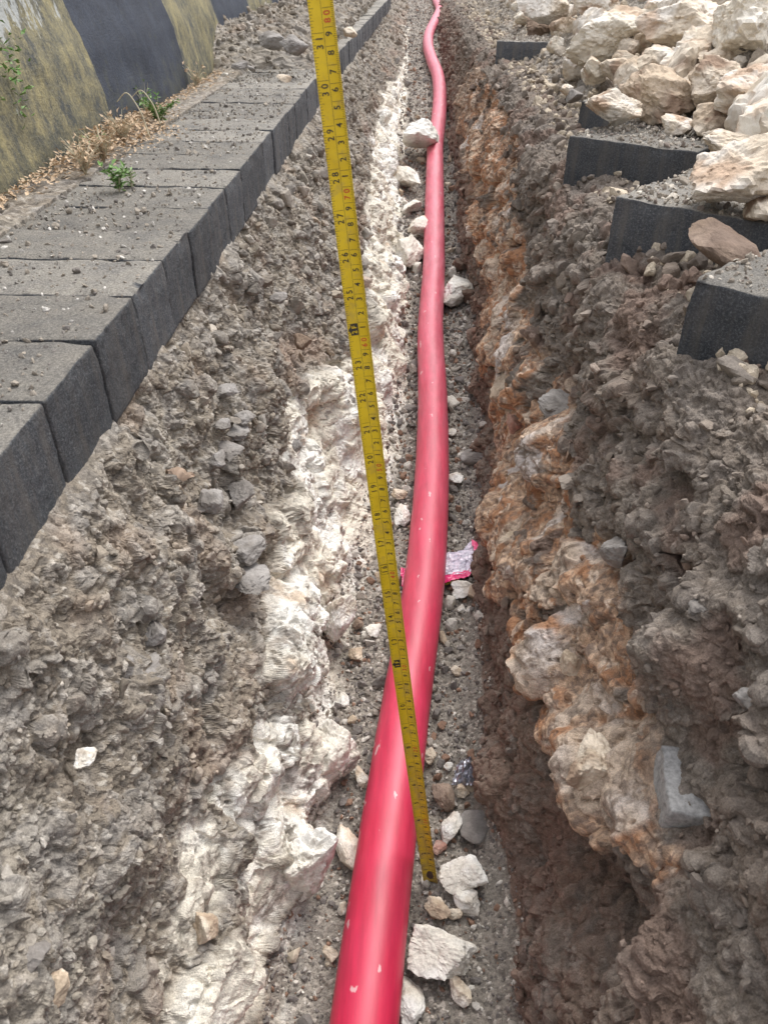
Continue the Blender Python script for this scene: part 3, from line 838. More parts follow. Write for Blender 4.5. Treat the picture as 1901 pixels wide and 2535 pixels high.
# loose rocks on the trench floor
fl_rocks = [
 (949, 2053, 142, 130, 'white', 'largest white rock on the trench floor, near the bottom beside the pipe'),
 (889, 2163, 58, 105, 'white', 'tall white rock touching the pipe at the bottom of the picture'),
 (991, 2143, 52, 62, 'cream', 'cream stone just below the largest white floor rock'),
 (967, 1793, 54, 78, 'white', 'pitted white oval rock right of the tape blade'),
 (964, 1722, 58, 60, 'brown', 'round brown stone right above the pitted white oval rock'),
 (996, 1704, 36, 34, 'tan', 'small tan stone between round brown stone and foil scrap'),
 (1012, 1882, 125, 75, 'white', 'knobbly white rock right of the tape tip'),
 (1002, 1938, 78, 52, 'white', 'flat white rock just below the knobbly one by the tape tip'),
 (949, 1830, 30, 38, 'pink', 'small pinkish stone touching the tape blade'),
 (944, 1965, 62, 56, 'tan', 'buff stone above the largest white floor rock'),
 (745, 1513, 28, 38, 'white', 'lone white pebble left of the pipe below the bulging chalk'),
 (766, 1412, 36, 44, 'tan', 'tan rounded stone left of the pipe beside chalk wall'),
 (805, 1362, 36, 34, 'white', 'angular white stone left of the tape near mark fourteen'),
 (784, 1685, 34, 78, 'cream', 'cream stone squeezed against the left side of the pipe'),
 (745, 1832, 62, 120, 'cream', 'upright pale stone between lower chalk wall and pipe'),
 (989, 624, 76, 120, 'white', 'big rough white boulder right of the pipe in mid trench'),
 (866, 1109, 42, 52, 'white', 'white rock between the tape and the pipe near mark eighteen'),
 (860, 1068, 40, 30, 'tan', 'tan lump above the white rock between tape and pipe'),
 (1024, 985, 66, 52, 'grey', 'flat grey stone right of the pipe above the wrapper'),
 (1042, 1005, 30, 26, 'tan', 'tan chip resting against the flat grey stone'),
 (975, 935, 26, 18, 'white', 'white chip right of the pipe above the flat grey stone'),
 (985, 1035, 34, 30, 'white', 'white chip close to the right of the pipe below grey stone'),
 (1060, 1130, 72, 48, 'grey', 'dark angular rock above and right of the wrapper'),
 (1004, 1272, 56, 46, 'white', 'pale knobby stone just below the plastic wrapper'),
 (998, 1315, 20, 20, 'white', 'left one of two small white pebbles below the wrapper'),
 (1018, 1318, 24, 22, 'white', 'right one of two small white pebbles below the wrapper'),
 (985, 1450, 22, 24, 'tan', 'tan pebble right of the pipe halfway between wrapper and foil'),
 (925, 1635, 40, 44, 'cream', 'cream stone beside the pipe left of the foil scrap'),
 (968, 1655, 22, 20, 'white', 'white pebble just left of the foil scrap'),
 (806, 1640, 26, 24, 'grey', 'grey stone by the left side of the pipe'),
 (838, 1248, 32, 42, 'brown', 'brown-grey stone left of the tape near mark fifteen'),
 (770, 1350, 30, 28, 'brown', 'brown pebble left of the angular white stone'),
 (905, 2045, 30, 30, 'grey', 'grey stone hard against pipe left of largest white rock'),
 (1045, 1700, 30, 26, 'grey', 'small grey stone under the right side of the foil'),
 (985, 1975, 40, 30, 'tan', 'small buff stone above right of the largest white floor rock'),
 (715, 2060, 34, 40, 'tan', 'tan stone at the foot of the lower chalk wall'),
 (740, 1960, 26, 30, 'cream', 'cream pebble left of the near end of the pipe'),
]
for i, (px, py, w_, h_, pal, lab) in enumerate(fl_rocks):
    rock_at(on_floor, px, py, w_, h_, 300 + i, pal, lab, 'rock' if w_ > 50 else 'stone', 'limestone_rock' if pal in ('white', 'cream') else 'loose_stone', 'loose rocks on the trench floor',
            lift=0.30, sub=5 if w_ > 100 else 4, facets=15, k=20, rough=0.13 if pal != 'grey' else .06, dirt=0.45)
o = rock_at(on_floor, 1030, 1773, 80, 102, 350, 'grey', 'flat grey slab right of the pitted white oval rock', 'stone', 'stone_slab', 'loose rocks on the trench floor', lift=0.15, flat=0.3, facets=8, k=50, rough=0.03, dirt=.25)
# the lumps lying against the far pipe
for i, (px, py, w_, h_, pal, lift, lab) in enumerate([
    (905, 290, 84, 100, 'white', 1.0, 'white boulder resting over the pipe at the far end'),
    (907, 487, 52, 58, 'cream', .9, 'cream rock leaning on the left side of the pipe'),
    (880, 545, 70, 66, 'white', .6, 'greyish white rock under the cream one left of the pipe'),
    (880, 385, 62, 80, 'white', .5, 'white rock left of the pipe below the far boulder'),
    (890, 445, 44, 40, 'white', .4, 'small white lump between two white rocks by the pipe'),
    (1015, 560, 34, 30, 'tan', .2, 'tan stone above the big rough boulder right of the pipe')]):
    rock_at(on_floor, px, py, w_, h_, 360 + i, pal, lab, 'rock', 'limestone_rock', 'loose rocks on the trench floor', lift=lift * .6, rough=0.13)

# chunks bedded in the walls
wl = [
 (on_left, 680, 1640, 120, 200, 'white', 'big white chalk boulder bulging from left wall beside the pipe'),
 (on_left, 600, 1890, 120, 260, 'white', 'long white chalk rock low on the left wall near the bottom'),
 (on_left, 690, 1340, 90, 150, 'white', 'bright white chalk knob on left wall beside tape mark fourteen'),
 (on_left, 450, 1085, 70, 55, 'grey', 'grey stone poking from the soil above the hollow'),
 (on_left, 510, 1068, 70, 45, 'grey', 'lighter grey stone right of another in the upper left soil'),
 (on_left, 455, 1000, 48, 46, 'grey', 'dark angular stone in the left soil wall'),
 (on_left, 505, 905, 66, 36, 'grey', 'flat grey stone in the loose rubble of the left wall'),
 (on_left, 497, 935, 60, 26, 'grey', 'thin flat grey stone below another in left wall rubble'),
 (on_left, 475, 850, 52, 34, 'grey', 'pale grey stone at the top of the left wall rubble'),
 (on_left, 470, 925, 40, 40, 'grey', 'small grey block in the left wall rubble'),
 (on_left, 480, 975, 70, 40, 'grey', 'wedge of grey stone below the left wall rubble'),
 (on_left, 520, 1250, 100, 42, 'grey', 'long dark stone forming lip right of the hollow'),
 (on_left, 515, 1195, 80, 60, 'grey', 'broad grey stone above the hollow in the left wall'),
 (on_left, 320, 1370, 70, 70, 'grey', 'grey wedge-shaped stone in the middle of the left slope'),
 (on_left, 290, 1455, 100, 60, 'grey', 'wide grey clod above a dark gap in the left slope'),
 (on_left, 250, 1445, 50, 50, 'grey', 'small grey clod left of the wide one'),
 (on_left, 160, 1640, 52, 40, 'white', 'small white lump in the lower left slope'),
 (on_left, 630, 965, 30, 36, 'grey', 'grey chip in the brown band above the chalk hollow'),
 (on_left, 590, 650, 40, 30, 'grey', 'small grey stone in dark soil left of the tape'),
 (on_left, 640, 740, 44, 40, 'brown', 'brown clod under dark overhang left of the tape'),
 (on_left, 30, 2080, 80, 70, 'grey', 'blurred clod at the bottom left corner'),
 (on_left, 90, 2140, 80, 80, 'tan', 'tan blurred clod right of another near the bottom left corner'),
 (on_left, 425, 2010, 60, 110, 'tan', 'tan wedge of rock on the lower left wall beside white chalk'),
 (on_right, 1195, 590, 70, 70, 'grey', 'grey angular rock high on the right wall in mid trench'),
 (on_right, 1215, 890, 100, 60, 'grey', 'grey ledge rock above the orange hollow'),
 (on_right, 1110, 830, 90, 100, 'tan', 'tan block jutting from the right wall at mid depth'),
 (on_right, 1120, 920, 44, 60, 'pink', 'reddish shard below the jutting tan block'),
 (on_right, 1120, 1170, 60, 80, 'tan', 'tan knob low on right wall beside the wrapper'),
 (on_right, 1085, 1255, 50, 70, 'tan', 'rounded tan knob nearest the trench floor by wrapper'),
 (on_right, 1340, 1200, 70, 80, 'grey', 'dark clod hanging over the black hole in right wall'),
 (on_right, 1545, 1310, 80, 60, 'grey', 'grey stone high on the right wall at the picture edge'),
 (on_right, 1640, 1510, 60, 60, 'grey', 'grey clod at the right picture edge'),
 (on_right, 1330, 1670, 150, 150, 'tan', 'large speckled limestone ledge on the lower right wall'),
 (on_right, 1225, 1625, 60, 80, 'tan', 'speckled tan rock left of the large limestone ledge'),
 (on_right, 1245, 1440, 70, 110, 'tan', 'pale rounded rock below the orange hole in right wall'),
 (on_right, 1215, 880, 60, 30, 'grey', 'thin grey flake above the orange hollow'),
]
for i, (fn, px, py, w_, h_, pal, lab) in enumerate(wl):
    c, t = fn(px, py)
    wid, hei = w_ * K / FPX * t, h_ * K / FPX * t
    nrm = np.array([1, 0, .3]) if fn is on_left else np.array([-1, 0, .2])
    big_ = pal in ('white',) or w_ > 110
    gg = 0.028 if (big_ and fn is on_left and w_ > 60) else (0.020 if w_ > 110 else 0.008)
    c = c + nrm * gg
    n_ = 'chalk_rock' if pal == 'white' else ('limestone_rock' if pal == 'tan' else 'embedded_stone')
    o = rock(n_, c, (wid, wid * 1.25, hei * 0.85), 400 + i, pal, sub=5 if w_ > 80 else 4,
             facets=14, k=24, rough=0.13, dirt=0.75 if big_ else .5)
    tag(o, lab, 'rock', 'stones bedded in the trench walls')

# two grey-brown rocks and a few more on the left soil heap
for i, (px, py, w_, h_, pal, lab) in enumerate([
    (585, 88, 60, 52, 'grey', 'left one of two large grey rocks on the soil heap by the barrier'),
    (635, 96, 66, 56, 'grey', 'right one of two large grey rocks on the soil heap by the barrier'),
    (517, 142, 36, 26, 'grey', 'small grey stone at the foot of the soil heap by barrier'),
    (545, 150, 24, 16, 'grey', 'grey chip at the foot of the soil heap'),
    (618, 170, 42, 18, 'tan', 'flat tan flake on the paving in front of the heap'),
    (485, 162, 18, 14, 'white', 'tiny pale stone where barrier meets the heap'),
    (755, 70, 24, 30, 'tan', 'tan stone on the heap right beside the tape')]):
    P0, t = on_z(px, py, ZL + (0.075 if py < 140 else 0.03))
    wid, hei = w_ * K / FPX * t, h_ * K / FPX * t
    o = rock('loose_stone', P0, (wid, max(wid * .8, hei * 1.5), min(hei, wid) * .8), 500 + i, pal, sub=4, rough=.1)
    tag(o, lab, 'stone', 'stones on the soil heap')

# ------------------------------------------------------------------ gravel and crumbs (nobody could count them)
def scatter(name, pts, nrm, size, cols, seed, sub=1, flat=(0.45, 0.9), nproto=14, kind_label=None):
    rg = np.random.RandomState(seed)
    q_ = np.argsort(-size)[:2600]; bigm = np.zeros(len(pts), bool); bigm[q_] = True; bigm &= size > 0.0065
    protos = [rock_shape(700 + seed + k, 1 if k < nproto - 5 else 3, 9, 30, 0.14) for k in range(nproto)]
    Vs, Fs, Cs, off = [], [], [], 0
    which = np.where(bigm, rg.randint(nproto - 5, nproto, len(pts)), rg.randint(0, nproto - 5, len(pts)))
    for k in range(nproto):
        idx = np.where(which == k)[0]
        if len(idx) == 0: continue
        pv, pf = protos[k]
        m = len(idx)
        q = rg.normal(size=(m, 4)); q /= np.linalg.norm(q, axis=1)[:, None]
        a, b, c, d = q.T
        Rm = np.stack([1 - 2 * (c * c + d * d), 2 * (b * c - a * d), 2 * (b * d + a * c), 2 * (b * c + a * d), 1 - 2 * (b * b + d * d), 2 * (c * d - a * b),
                       2 * (b * d - a * c), 2 * (c * d + a * b), 1 - 2 * (b * b + c * c)], 1).reshape(m, 3, 3)
        sc3 = np.stack([rg.uniform(.7, 1.2, m), rg.uniform(.7, 1.2, m), rg.uniform(*flat, m)], 1) * size[idx][:, None] / 2
        vv = np.einsum('mij,mvj->mvi', Rm, pv[None] * sc3[:, None, :]) + pts[idx][:, None, :] + nrm[idx][:, None, :] * (size[idx] * 0.16)[:, None, None]
        Vs.append(vv.reshape(-1, 3)); Fs.append((pf[None] + (np.arange(m) * len(pv))[:, None, None] + off).reshape(-1, 3))
        Cs.append(np.repeat(cols[idx], len(pv), 0)); off += m * len(pv)
    o = add(name, mesh_np(name, np.concatenate(Vs), np.concatenate(Fs), np.concatenate(Cs), False), M_chip)
    return tag(o, kind_label, name.replace('_', ' '), kind='stuff')

def pick(n, c0, c1, seed, r0=8, r1=None, soil=False):
    rg = np.random.RandomState(seed)
    i = rg.randint(r0, (r1 or nr - 8), n); j = rg.randint(c0, c1, n)
    if soil:
        k_ = (SOILM[i, j] > .6) & (VG[i, j][:, 1] > -.45); i, j = i[k_], j[k_]
    return VG[i, j].astype(np.float64), vnorm(i, j), col.reshape(nr, nc, 3)[i, j], rg

# floor gravel
pts, nn, cc, rg = pick(26000, cum[12] - 12, cum[15] + 10, 1)
dep = (pts[:, 1] - CAM[1]) * .8 + .45
sz = np.clip(rg.lognormal(math.log(0.0036), 0.55, len(pts)), 0.0016, 0.017) * np.clip(dep / 0.9, .8, 1.8)
u = rg.uniform(size=len(pts))[:, None]
pc = np.where(u < .22, np.array([[.60, .56, .50]]), np.where(u < .45, np.array([[.38, .34, .29]]), np.where(u < .85, np.array([[.20, .18, .165]]), np.array([[.27, .17, .12]]))))
scatter('gravel', pts, nn, sz, pc * rg.uniform(.8, 1.15, (len(pts), 1)), 11, kind_label='mixed pale and dark gravel covering the trench floor')
# soil clods on both walls
pts, nn, cc, rg = pick(8000, cum[8] + 30, cum[12] - 5, 2, soil=True)
sz = np.clip(rg.lognormal(math.log(0.0042), 0.65, len(pts)), 0.002, 0.022) * np.clip(((pts[:, 1] - CAM[1]) * .8 + .3) / 0.8, .7, 2)
scatter('soil_crumbs', pts, nn, sz, cc * rg.uniform(.8, 1.35, (len(pts), 1)), 12, kind_label='crumbled soil and chips clinging to the left trench wall')
pts, nn, cc, rg = pick(9000, cum[15] + 5, cum[19], 3, soil=True)
sz = np.clip(rg.lognormal(math.log(0.0042), 0.65, len(pts)), 0.002, 0.022) * np.clip(((pts[:, 1] - CAM[1]) * .8 + .3) / 0.8, .7, 2)
scatter('soil_crumbs', pts, nn, sz, cc * rg.uniform(.8, 1.35, (len(pts), 1)), 13, kind_label='dark crumbly soil clods clinging to the right trench wall')
# heap debris
pts, nn, cc, rg = pick(9000, cum[2], cum[7], 4, r0=int(np.searchsorted(Ys, 1.93)))
sz = np.clip(rg.lognormal(math.log(0.010), 0.5, len(pts)), 0.004, 0.035)
scatter('soil_crumbs', pts, nn, sz, cc * rg.uniform(.85, 1.35, (len(pts), 1)), 14, kind_label='loose lumpy soil of the heap against the barrier')
pts, nn, cc, rg = pick(9000, cum[19], cum[24], 5)
sz = np.clip(rg.lognormal(math.log(0.011), 0.55, len(pts)), 0.004, 0.04)
u = rg.uniform(size=(len(pts), 1))
pc = np.where(u < .45, np.array([[.56, .48, .37]]), cc * 1.15)
scatter('rubble_crumbs', pts, nn, sz, pc, 15, kind_label='small stone crumbs between the rubble boulders')

# countable stones of the floor that look all alike
rg = np.random.RandomState(77)
protos = [mesh_np('floor_pebble', rock_shape(800 + k, 3, 12, 20, .12)[0], ICO[3][1], np.tile(np.array(PAL[['white', 'cream', 'tan', 'grey'][k % 4]][0], np.float32), (len(ICO[3][0]), 1))) for k in range(8)]
for m_ in protos: m_.materials.append(M_rock)
made = 0
pts, nn, cc, _ = pick(400, cum[12] - 6, cum[15] + 4, 6)
for p_, n_ in zip(pts, nn):
    if made >= 90 or p_[1] < -0.3 or p_[1] > 4: continue
    k = rg.randint(8); s_ = rg.uniform(.006, .012) * min(max((p_[1] + .9), .9), 2)
    o = bpy.data.objects.new('pebble', protos[k]); COL.objects.link(o)
    o.location = p_ + n_ * s_ * .3; o.scale = (s_, s_ * rg.uniform(.7, 1.1), s_ * rg.uniform(.5, .8)); o.rotation_euler = rg.uniform(-3, 3, 3)
    lab = ['small whitish pebble lying loose among the floor gravel', 'small cream pebble lying loose among the floor gravel', 'small tan pebble lying loose among the floor gravel', 'small grey pebble lying loose among the floor gravel'][k % 4]
    tag(o, lab, 'pebble', 'loose pebbles on the trench floor, ' + ['whitish', 'cream', 'tan', 'grey'][k % 4]); made += 1

# ------------------------------------------------------------------ pavers
def paver_mesh(seed, L=0.208, W=0.1046, H=0.08, chip=1.0):
    bm = bmesh.new(); bmesh.ops.create_cube(bm, size=1)
    for v in bm.verts: v.co = Vector((v.co.x * L, v.co.y * W, v.co.z * H))
    bmesh.ops.bevel(bm, geom=list(bm.edges), offset=0.0026, segments=2, profile=0.6, affect='EDGES')
    for _ in range(3):
        long_ = [e for e in bm.edges if e.calc_length() > 0.004]
        if not long_: break
        bmesh.ops.subdivide_edges(bm, edges=long_, cuts=1 if _ else 3, use_grid_fill=True)
    bmesh.ops.triangulate(bm, faces=bm.faces)
    bm.verts.index_update(); bm.normal_update()
    v = np.array([q.co[:] for q in bm.verts]); nrm = np.array([q.normal[:] for q in bm.verts]); f = np.array([[q.index for q in p.verts] for p in bm.faces])
    bm.free()
    edge = np.minimum.reduce([L / 2 - np.abs(v[:, 0]) + 0.012 * (np.abs(nrm[:, 0]) < .5) * 0, L / 2 - np.abs(v[:, 0]), W / 2 - np.abs(v[:, 1])])
    q = v + seed * 1.7
    e1 = sstep(0.012, 0.0, np.minimum(L / 2 - np.abs(v[:, 0]), W / 2 - np.abs(v[:, 1]))) * sstep(0.02, 0.0, H / 2 - v[:, 2])
    dd = 0.0012 * fbm(q, 0.03, seed, 3) + 0.0011 * fbm(q, 0.005, seed + 2, 2) - chip * 0.004 * e1 * np.clip(fbm(q, 0.02, seed + 5, 3) + .25, 0, 1)
    v = v + nrm * dd[:, None]
    me = mesh_np('paver', v, f, None, True)
    me.materials.append(M_paver)
    return me
PV = [paver_mesh(k) for k in range(6)]
rg = np.random.RandomState(5)
ords = ['first', 'second', 'third', 'fourth', 'fifth', 'sixth', 'seventh', 'eighth', 'ninth', 'tenth', 'eleventh', 'twelfth', 'thirteenth', 'fourteenth', 'fifteenth', 'sixteenth', 'seventeenth', 'eighteenth', 'nineteenth', 'twentieth']
first = None
for k in range(-7, 64):
    yc = 0.044 + 0.1055 * k - 0.0527
    o = bpy.data.objects.new('paver', PV[rg.randint(6)]); COL.objects.link(o)
    drift = 0.0 if yc < 2.2 else (yc - 2.2) * 0.012
    o.location = (-0.295 - 0.104 + rg.uniform(-.0016, .0016) + drift, yc, ZL - 0.04 + rg.uniform(-.0013, .0013))
    o.rotation_euler = (rg.uniform(-.006, .006), rg.uniform(-.008, .008), rg.uniform(-.003, .003) + (math.pi if rg.rand() < .5 else 0))
    i = k + 1
    if k < -1: lab, g = 'grey kerb paver behind the camera end of the left row', 'left kerb pavers outside the picture'
    elif i < 20: lab, g = f'dusty grey kerb paver, {ords[i]} one up from the lower left end of the row', 'left row of kerb pavers'
    else:
        j = i - 20
        lab = (f'grey kerb paver under the soil heap, {ords[j]} one past the open paving' if j < 20 else 'grey kerb paver buried far along under the soil heap')
        g = 'left row of kerb pavers' if j < 20 else 'far buried kerb pavers'
    tag(o, lab, 'paver', g)

FOOT = []
# right-hand pavers, laid at 45 degrees: corner points to the trench
def paver_corner(px, py, zt, ang, label, mesh, long_front=True, dz=0, along=0.0):
    Pc, t = on_z(px, py, zt)
    L, W = 0.208, 0.1015
    a = R(ang)
    e1 = np.array([math.cos(a), math.sin(a), 0]); e2 = np.array([-math.sin(a), math.cos(a), 0])
    l, w_ = (L, W) if long_front else (W, L)
    c = Pc + e1 * (l / 2 + along) + e2 * w_ / 2
    o = bpy.data.objects.new('paver', mesh); COL.objects.link(o)
    o.location = (c[0], c[1], zt - 0.04 + dz); o.rotation_euler = (0, 0, a if long_front else a + math.pi / 2)
    tag(o, label, 'paver', 'pavers cut by the trench on the right')
    FOOT.append((c, e1, e2))
    return c, e1, e2
rp = [(1500, 602, -42, True, 'dark grey paver nearest the right edge, corner pointing at the trench'),
      (1330, 424, -38, True, 'dark grey paver whose corner sits below the big yellowish slab'),
      (1229, 292, -36, True, 'longest exposed dark paver face, beside the lone cream boulder'),
      (1255, 217, -40, True, 'small exposed dark paver end left of the lone cream boulder'),
      (1073, 88, -12, True, 'far dark paver end half buried in soil left of the rubble')]
for i, (px, py, ang, lf, lab) in enumerate(rp):
    c, e1, e2 = paver_corner(px, py, ZR, ang, lab, PV[i % 6], lf)
    # its neighbour behind, same laying direction
    for s_, lab2 in ((1, 'paver laid just behind, '),):
        o = bpy.data.objects.new('paver', PV[(i + 3) % 6]); COL.objects.link(o)
        c2_ = c + e2 * 0.1055 * s_ + e1 * 0.006
        FOOT.append((c2_, e1, e2))
        o.location = (c2_[0], c2_[1], ZR - 0.042); o.rotation_euler = (0, 0, R(ang) + .01)
        tag(o, ['paver tucked behind the one nearest the right edge', 'paver tucked behind the one under the yellowish slab', 'paver tucked behind the longest exposed dark face', 'paver tucked behind the small exposed dark end', 'paver tucked behind the far half-buried dark end'][i], 'paver', 'pavers cut by the trench on the right')
# broken block low in the right wall
c, t = on_right(1452, 1758)
c = CAM + ray(1452, 1762) * t * 0.958
me = paver_mesh(31, 0.085, 0.055, 0.050)
me.materials.clear(); me.materials.append(simple('old_concrete', (.33, .325, .315), .95, var=.35, scale=300, bd=.002))
o = add('broken_paver', me, loc=tuple(c + np.array([.0425, 0.0275, -0.025]))); o.rotation_euler = (R(5), R(4), R(-6))
tag(o, 'pale grey broken block corner sticking out of the lower right wall', 'paver')

# crumbs on the paver tops
rg = np.random.RandomState(9)
m = 5200
pp = np.stack([rg.uniform(-.50, -.305, m), -0.3 + 2.6 * rg.uniform(0, 1, m) ** 0.9, np.full(m, ZL)], 1)
sz = np.clip(rg.lognormal(math.log(0.0028), 0.55, m), 0.0014, 0.012)
u = rg.uniform(size=(m, 1))
scatter('paving_grit', pp, np.tile([0, 0, 1.0], (m, 1)), sz, np.where(u < .15, [[.6, .57, .52]], np.where(u < .7, [[.33, .29, .24]], [[.22, .2, .18]])), 16, flat=(.3, .7), kind_label='soil grit scattered over the kerb pavers')
# flaky clods on the pavers, dust in the strip by the barrier
pp = []
for (c_, a1, a2) in FOOT:
    for k in range(420):
        q = c_ + a1 * rg.uniform(-.099, .099) + a2 * rg.uniform(-.047, .047); pp.append([q[0], q[1], ZR])
pp = np.array(pp); m = len(pp)
sz = np.clip(rg.lognormal(math.log(0.0040), 0.5, m), 0.0018, 0.014)
u = rg.uniform(size=(m, 1))
scatter('paving_grit', pp, np.tile([0, 0, 1.0], (m, 1)), sz, np.where(u < .25, [[.6, .55, .47]], np.where(u < .8, [[.33, .29, .24]], [[.24, .2, .17]])), 17, flat=(.3, .7), kind_label='soil grit scattered over the right pavers')

# ------------------------------------------------------------------ barrier
def barrier():
    root = empty('road_barrier', (-0.575, 1.5, ZL))
    tag(root, 'black and yellow striped concrete barrier along the left paving', 'barrier')
    ys = np.concatenate([np.arange(-0.8, 3.6, 0.012), np.arange(3.6, 6.4, .05)])
    prof = [(0.0, -0.03), (-0.004, 0.02), (-0.024, 0.123), (-0.044, 0.184), (-0.075, 0.30), (-0.10, 0.45), (-0.12, 0.60), (-0.135, 0.61), (-0.24, 0.61), (-0.25, 0.6), (-0.33, 0.02), (-0.335, -0.05)]
    pts = []
    for (a, b) in zip(prof[:-1], prof[1:]):
        n = max(2, int(math.dist(a, b) / 0.012)); 
        for t in range(n): pts.append((a[0] + (b[0] - a[0]) * t / n, a[1] + (b[1] - a[1]) * t / n))
    pts.append(prof[-1]); pts = np.array(pts); m = len(pts)
    Vb = np.zeros((len(ys), m, 3)); Vb[:, :, 0] = pts[None, :, 0] - 0.575; Vb[:, :, 2] = pts[None, :, 1] + ZL; Vb[:, :, 1] = ys[:, None]
    # position keeps world coordinates for the stripes; the object carries the offset
    p = Vb.reshape(-1, 3)
    d = 0.006 * fbm(p, 0.12, 5, 3) + 0.002 * fbm(p, 0.02, 6, 3)
    p[:, 0] += d
    i0 = np.arange(len(ys) - 1)[:, None] * m + np.arange(m - 1)[None, :]
    Fb = np.stack([i0, i0 + m, i0 + m + 1, i0 + 1], 2).reshape(-1, 4)
    o = add('barrier_wall', mesh_np('barrier_wall', p, Fb, None, True), M_barrier, root)
    o.matrix_parent_inverse = Matrix.Translation(root.location).inverted()
barrier()

# ------------------------------------------------------------------ red pipe
pp = [(787, 2212, .033), (825, 1900, .033), (852, 1700, .033), (880, 1500, .033), (911, 1300, .033), (929, 1100, .034), (935, 900, .036), (930, 700, .05),
      (937, 580, .07), (938, 500, .09), (939, 400, .12), (940, 320, .15), (948, 250, .18), (950, 200, .20), (946, 165, .26), (933, 130, .3), (925, 102, .30), (927, 72, .33), (939, 46, .33), (949, 22, .37), (942, 2, .40), (938, -12, .42)]
path = [on_floor(a, b, 0.034)[0] for a, b, c in pp]
d0 = path[0] - path[1]; d0 /= np.linalg.norm(d0)
path = [path[0] + d0 * 0.8, path[0] + d0 * 0.3] + path
path.append(path[-1] + np.array([0.05, 2.5, 0.0]))
path = np.array(path)
# resample with Catmull-Rom
def catmull(P_, step):
    out = []
    Q = np.vstack([2 * P_[0] - P_[1], P_, 2 * P_[-1] - P_[-2]])
    for i in range(1, len(Q) - 2):
        p0, p1, p2, p3 = Q[i - 1:i + 3]
        n = max(2, int(np.linalg.norm(p2 - p1) / step))
        # centripetal blend keeps uneven spacing smooth
        l0, l1, l2 = [max(np.linalg.norm(b - a), 1e-4) for a, b in ((p0, p1), (p1, p2), (p2, p3))]
        m1 = (p2 - p1) / l1 * 1.0; m1 = ((p1 - p0) / l0 * l1 + (p2 - p1) / l1 * l0) / (l0 + l1)
        m2 = ((p2 - p1) / l1 * l2 + (p3 - p2) / l2 * l1) / (l1 + l2)
        for k in range(n):
            t = k / n
            out.append((2 * t ** 3 - 3 * t ** 2 + 1) * p1 + (t ** 3 - 2 * t ** 2 + t) * m1 * l1 + (-2 * t ** 3 + 3 * t ** 2) * p2 + (t ** 3 - t ** 2) * m2 * l1)
    out.append(P_[-1])
    return np.array(out)

def tube(P_, rad, seg=48):
    T = np.gradient(P_, axis=0); T /= np.linalg.norm(T, axis=1)[:, None]
    up = np.array([0, 0, 1.0]); S = np.cross(T, up); S /= np.linalg.norm(S, axis=1)[:, None]; U_ = np.cross(S, T)
    a = np.linspace(0, 2 * np.pi, seg, endpoint=False)
    rad = np.broadcast_to(rad, len(P_))
    v = P_[:, None] + rad[:, None, None] * (np.cos(a)[None, :, None] * S[:, None] + np.sin(a)[None, :, None] * U_[:, None])
    n = len(P_); v = v.reshape(-1, 3)
    i = np.arange(n - 1)[:, None] * seg; j = np.arange(seg)[None]; j2 = (j + 1) % seg
    f = np.stack([i + j, i + j2, i + seg + j2, i + seg + j], 2).reshape(-1, 4)
    return v, f
cl_ = catmull(path, 0.012)
v, f = tube(cl_, 0.0315)
v = v + 0.0006 * np.stack([fbm(v, .05, 7, 2), fbm(v, .05, 8, 2), fbm(v, .05, 9, 2)], 1)
o = add('pipe', mesh_np('pipe', v, f, None, True), M_pipe)
tag(o, 'long red plastic conduit pipe lying along the trench floor', 'pipe')

# ------------------------------------------------------------------ measuring tape standing in the trench
TB, LEN = np.array([0.0, 0.0, 0.004]), 1.02
td = np.array([-0.114, 0.139, 0.988]); td /= np.linalg.norm(td)
tocam = CAM + np.array([0, 0, -0.25]) - (TB + td * .45); tocam -= td * np.dot(tocam, td); tocam /= np.linalg.norm(tocam)
side = np.cross(td, tocam); side /= np.linalg.norm(side)          # left to right as the blade is read
if np.dot(side, RV) < 0: side = -side
WID = 0.0160; RC = 0.0150
def surf(u, s, off=0.0):
    """u across (-0.5..0.5), s along, off towards the reader: a cupped steel strip with a slight belly"""
    u = np.asarray(u, float); s = np.asarray(s, float)
    tw = R(10) - R(16) * s                                       # a gentle twist
    ang = u * WID / RC
    lx = (RC - off) * np.sin(ang); ln = RC - (RC - off) * np.cos(ang)
    bend = 0.006 * np.sin(np.pi * s / 0.95)
    sx = lx * np.cos(tw) - ln * np.sin(tw); sn = lx * np.sin(tw) + ln * np.cos(tw)
    return TB[None] + td[None] * s[:, None] + side[None] * (sx - bend * 0.6)[:, None] + tocam[None] * sn[:, None]
troot = empty('tape_measure', tuple(TB))
tag(troot, 'yellow steel measuring tape blade standing upright on the trench floor', 'tape measure')
INV = Matrix.Translation(Vector(TB)).inverted()
nu, ns = 13, 260
uu = np.linspace(-.5, .5, nu); ss = np.linspace(0, LEN, ns)
A, B = np.meshgrid(uu, ss)
front = surf(A.ravel(), B.ravel()); back = surf(A.ravel(), B.ravel(), -0.00018)
vv = np.vstack([front, back]); n0 = nu * ns
i0 = (np.arange(ns - 1)[:, None] * nu + np.arange(nu - 1)[None]).ravel()
ff = [np.stack([i0, i0 + 1, i0 + nu + 1, i0 + nu], 1), np.stack([i0, i0 + nu, i0 + nu + 1, i0 + 1], 1) + n0]
e = (np.arange(ns - 1) * nu)
ff.append(np.stack([e, e + nu, e + nu + n0, e + n0], 1)); e = e + nu - 1
ff.append(np.stack([e, e + n0, e + nu + n0, e + nu], 1))
e = np.arange(nu - 1); ff.append(np.stack([e, e + n0, e + n0 + 1, e + 1], 1))
e = e + (ns - 1) * nu; ff.append(np.stack([e, e + 1, e + 1 + n0, e + n0], 1))
blade = add('tape_blade', mesh_np('tape_blade', vv, np.vstack(ff), None, True), M_tape, troot)
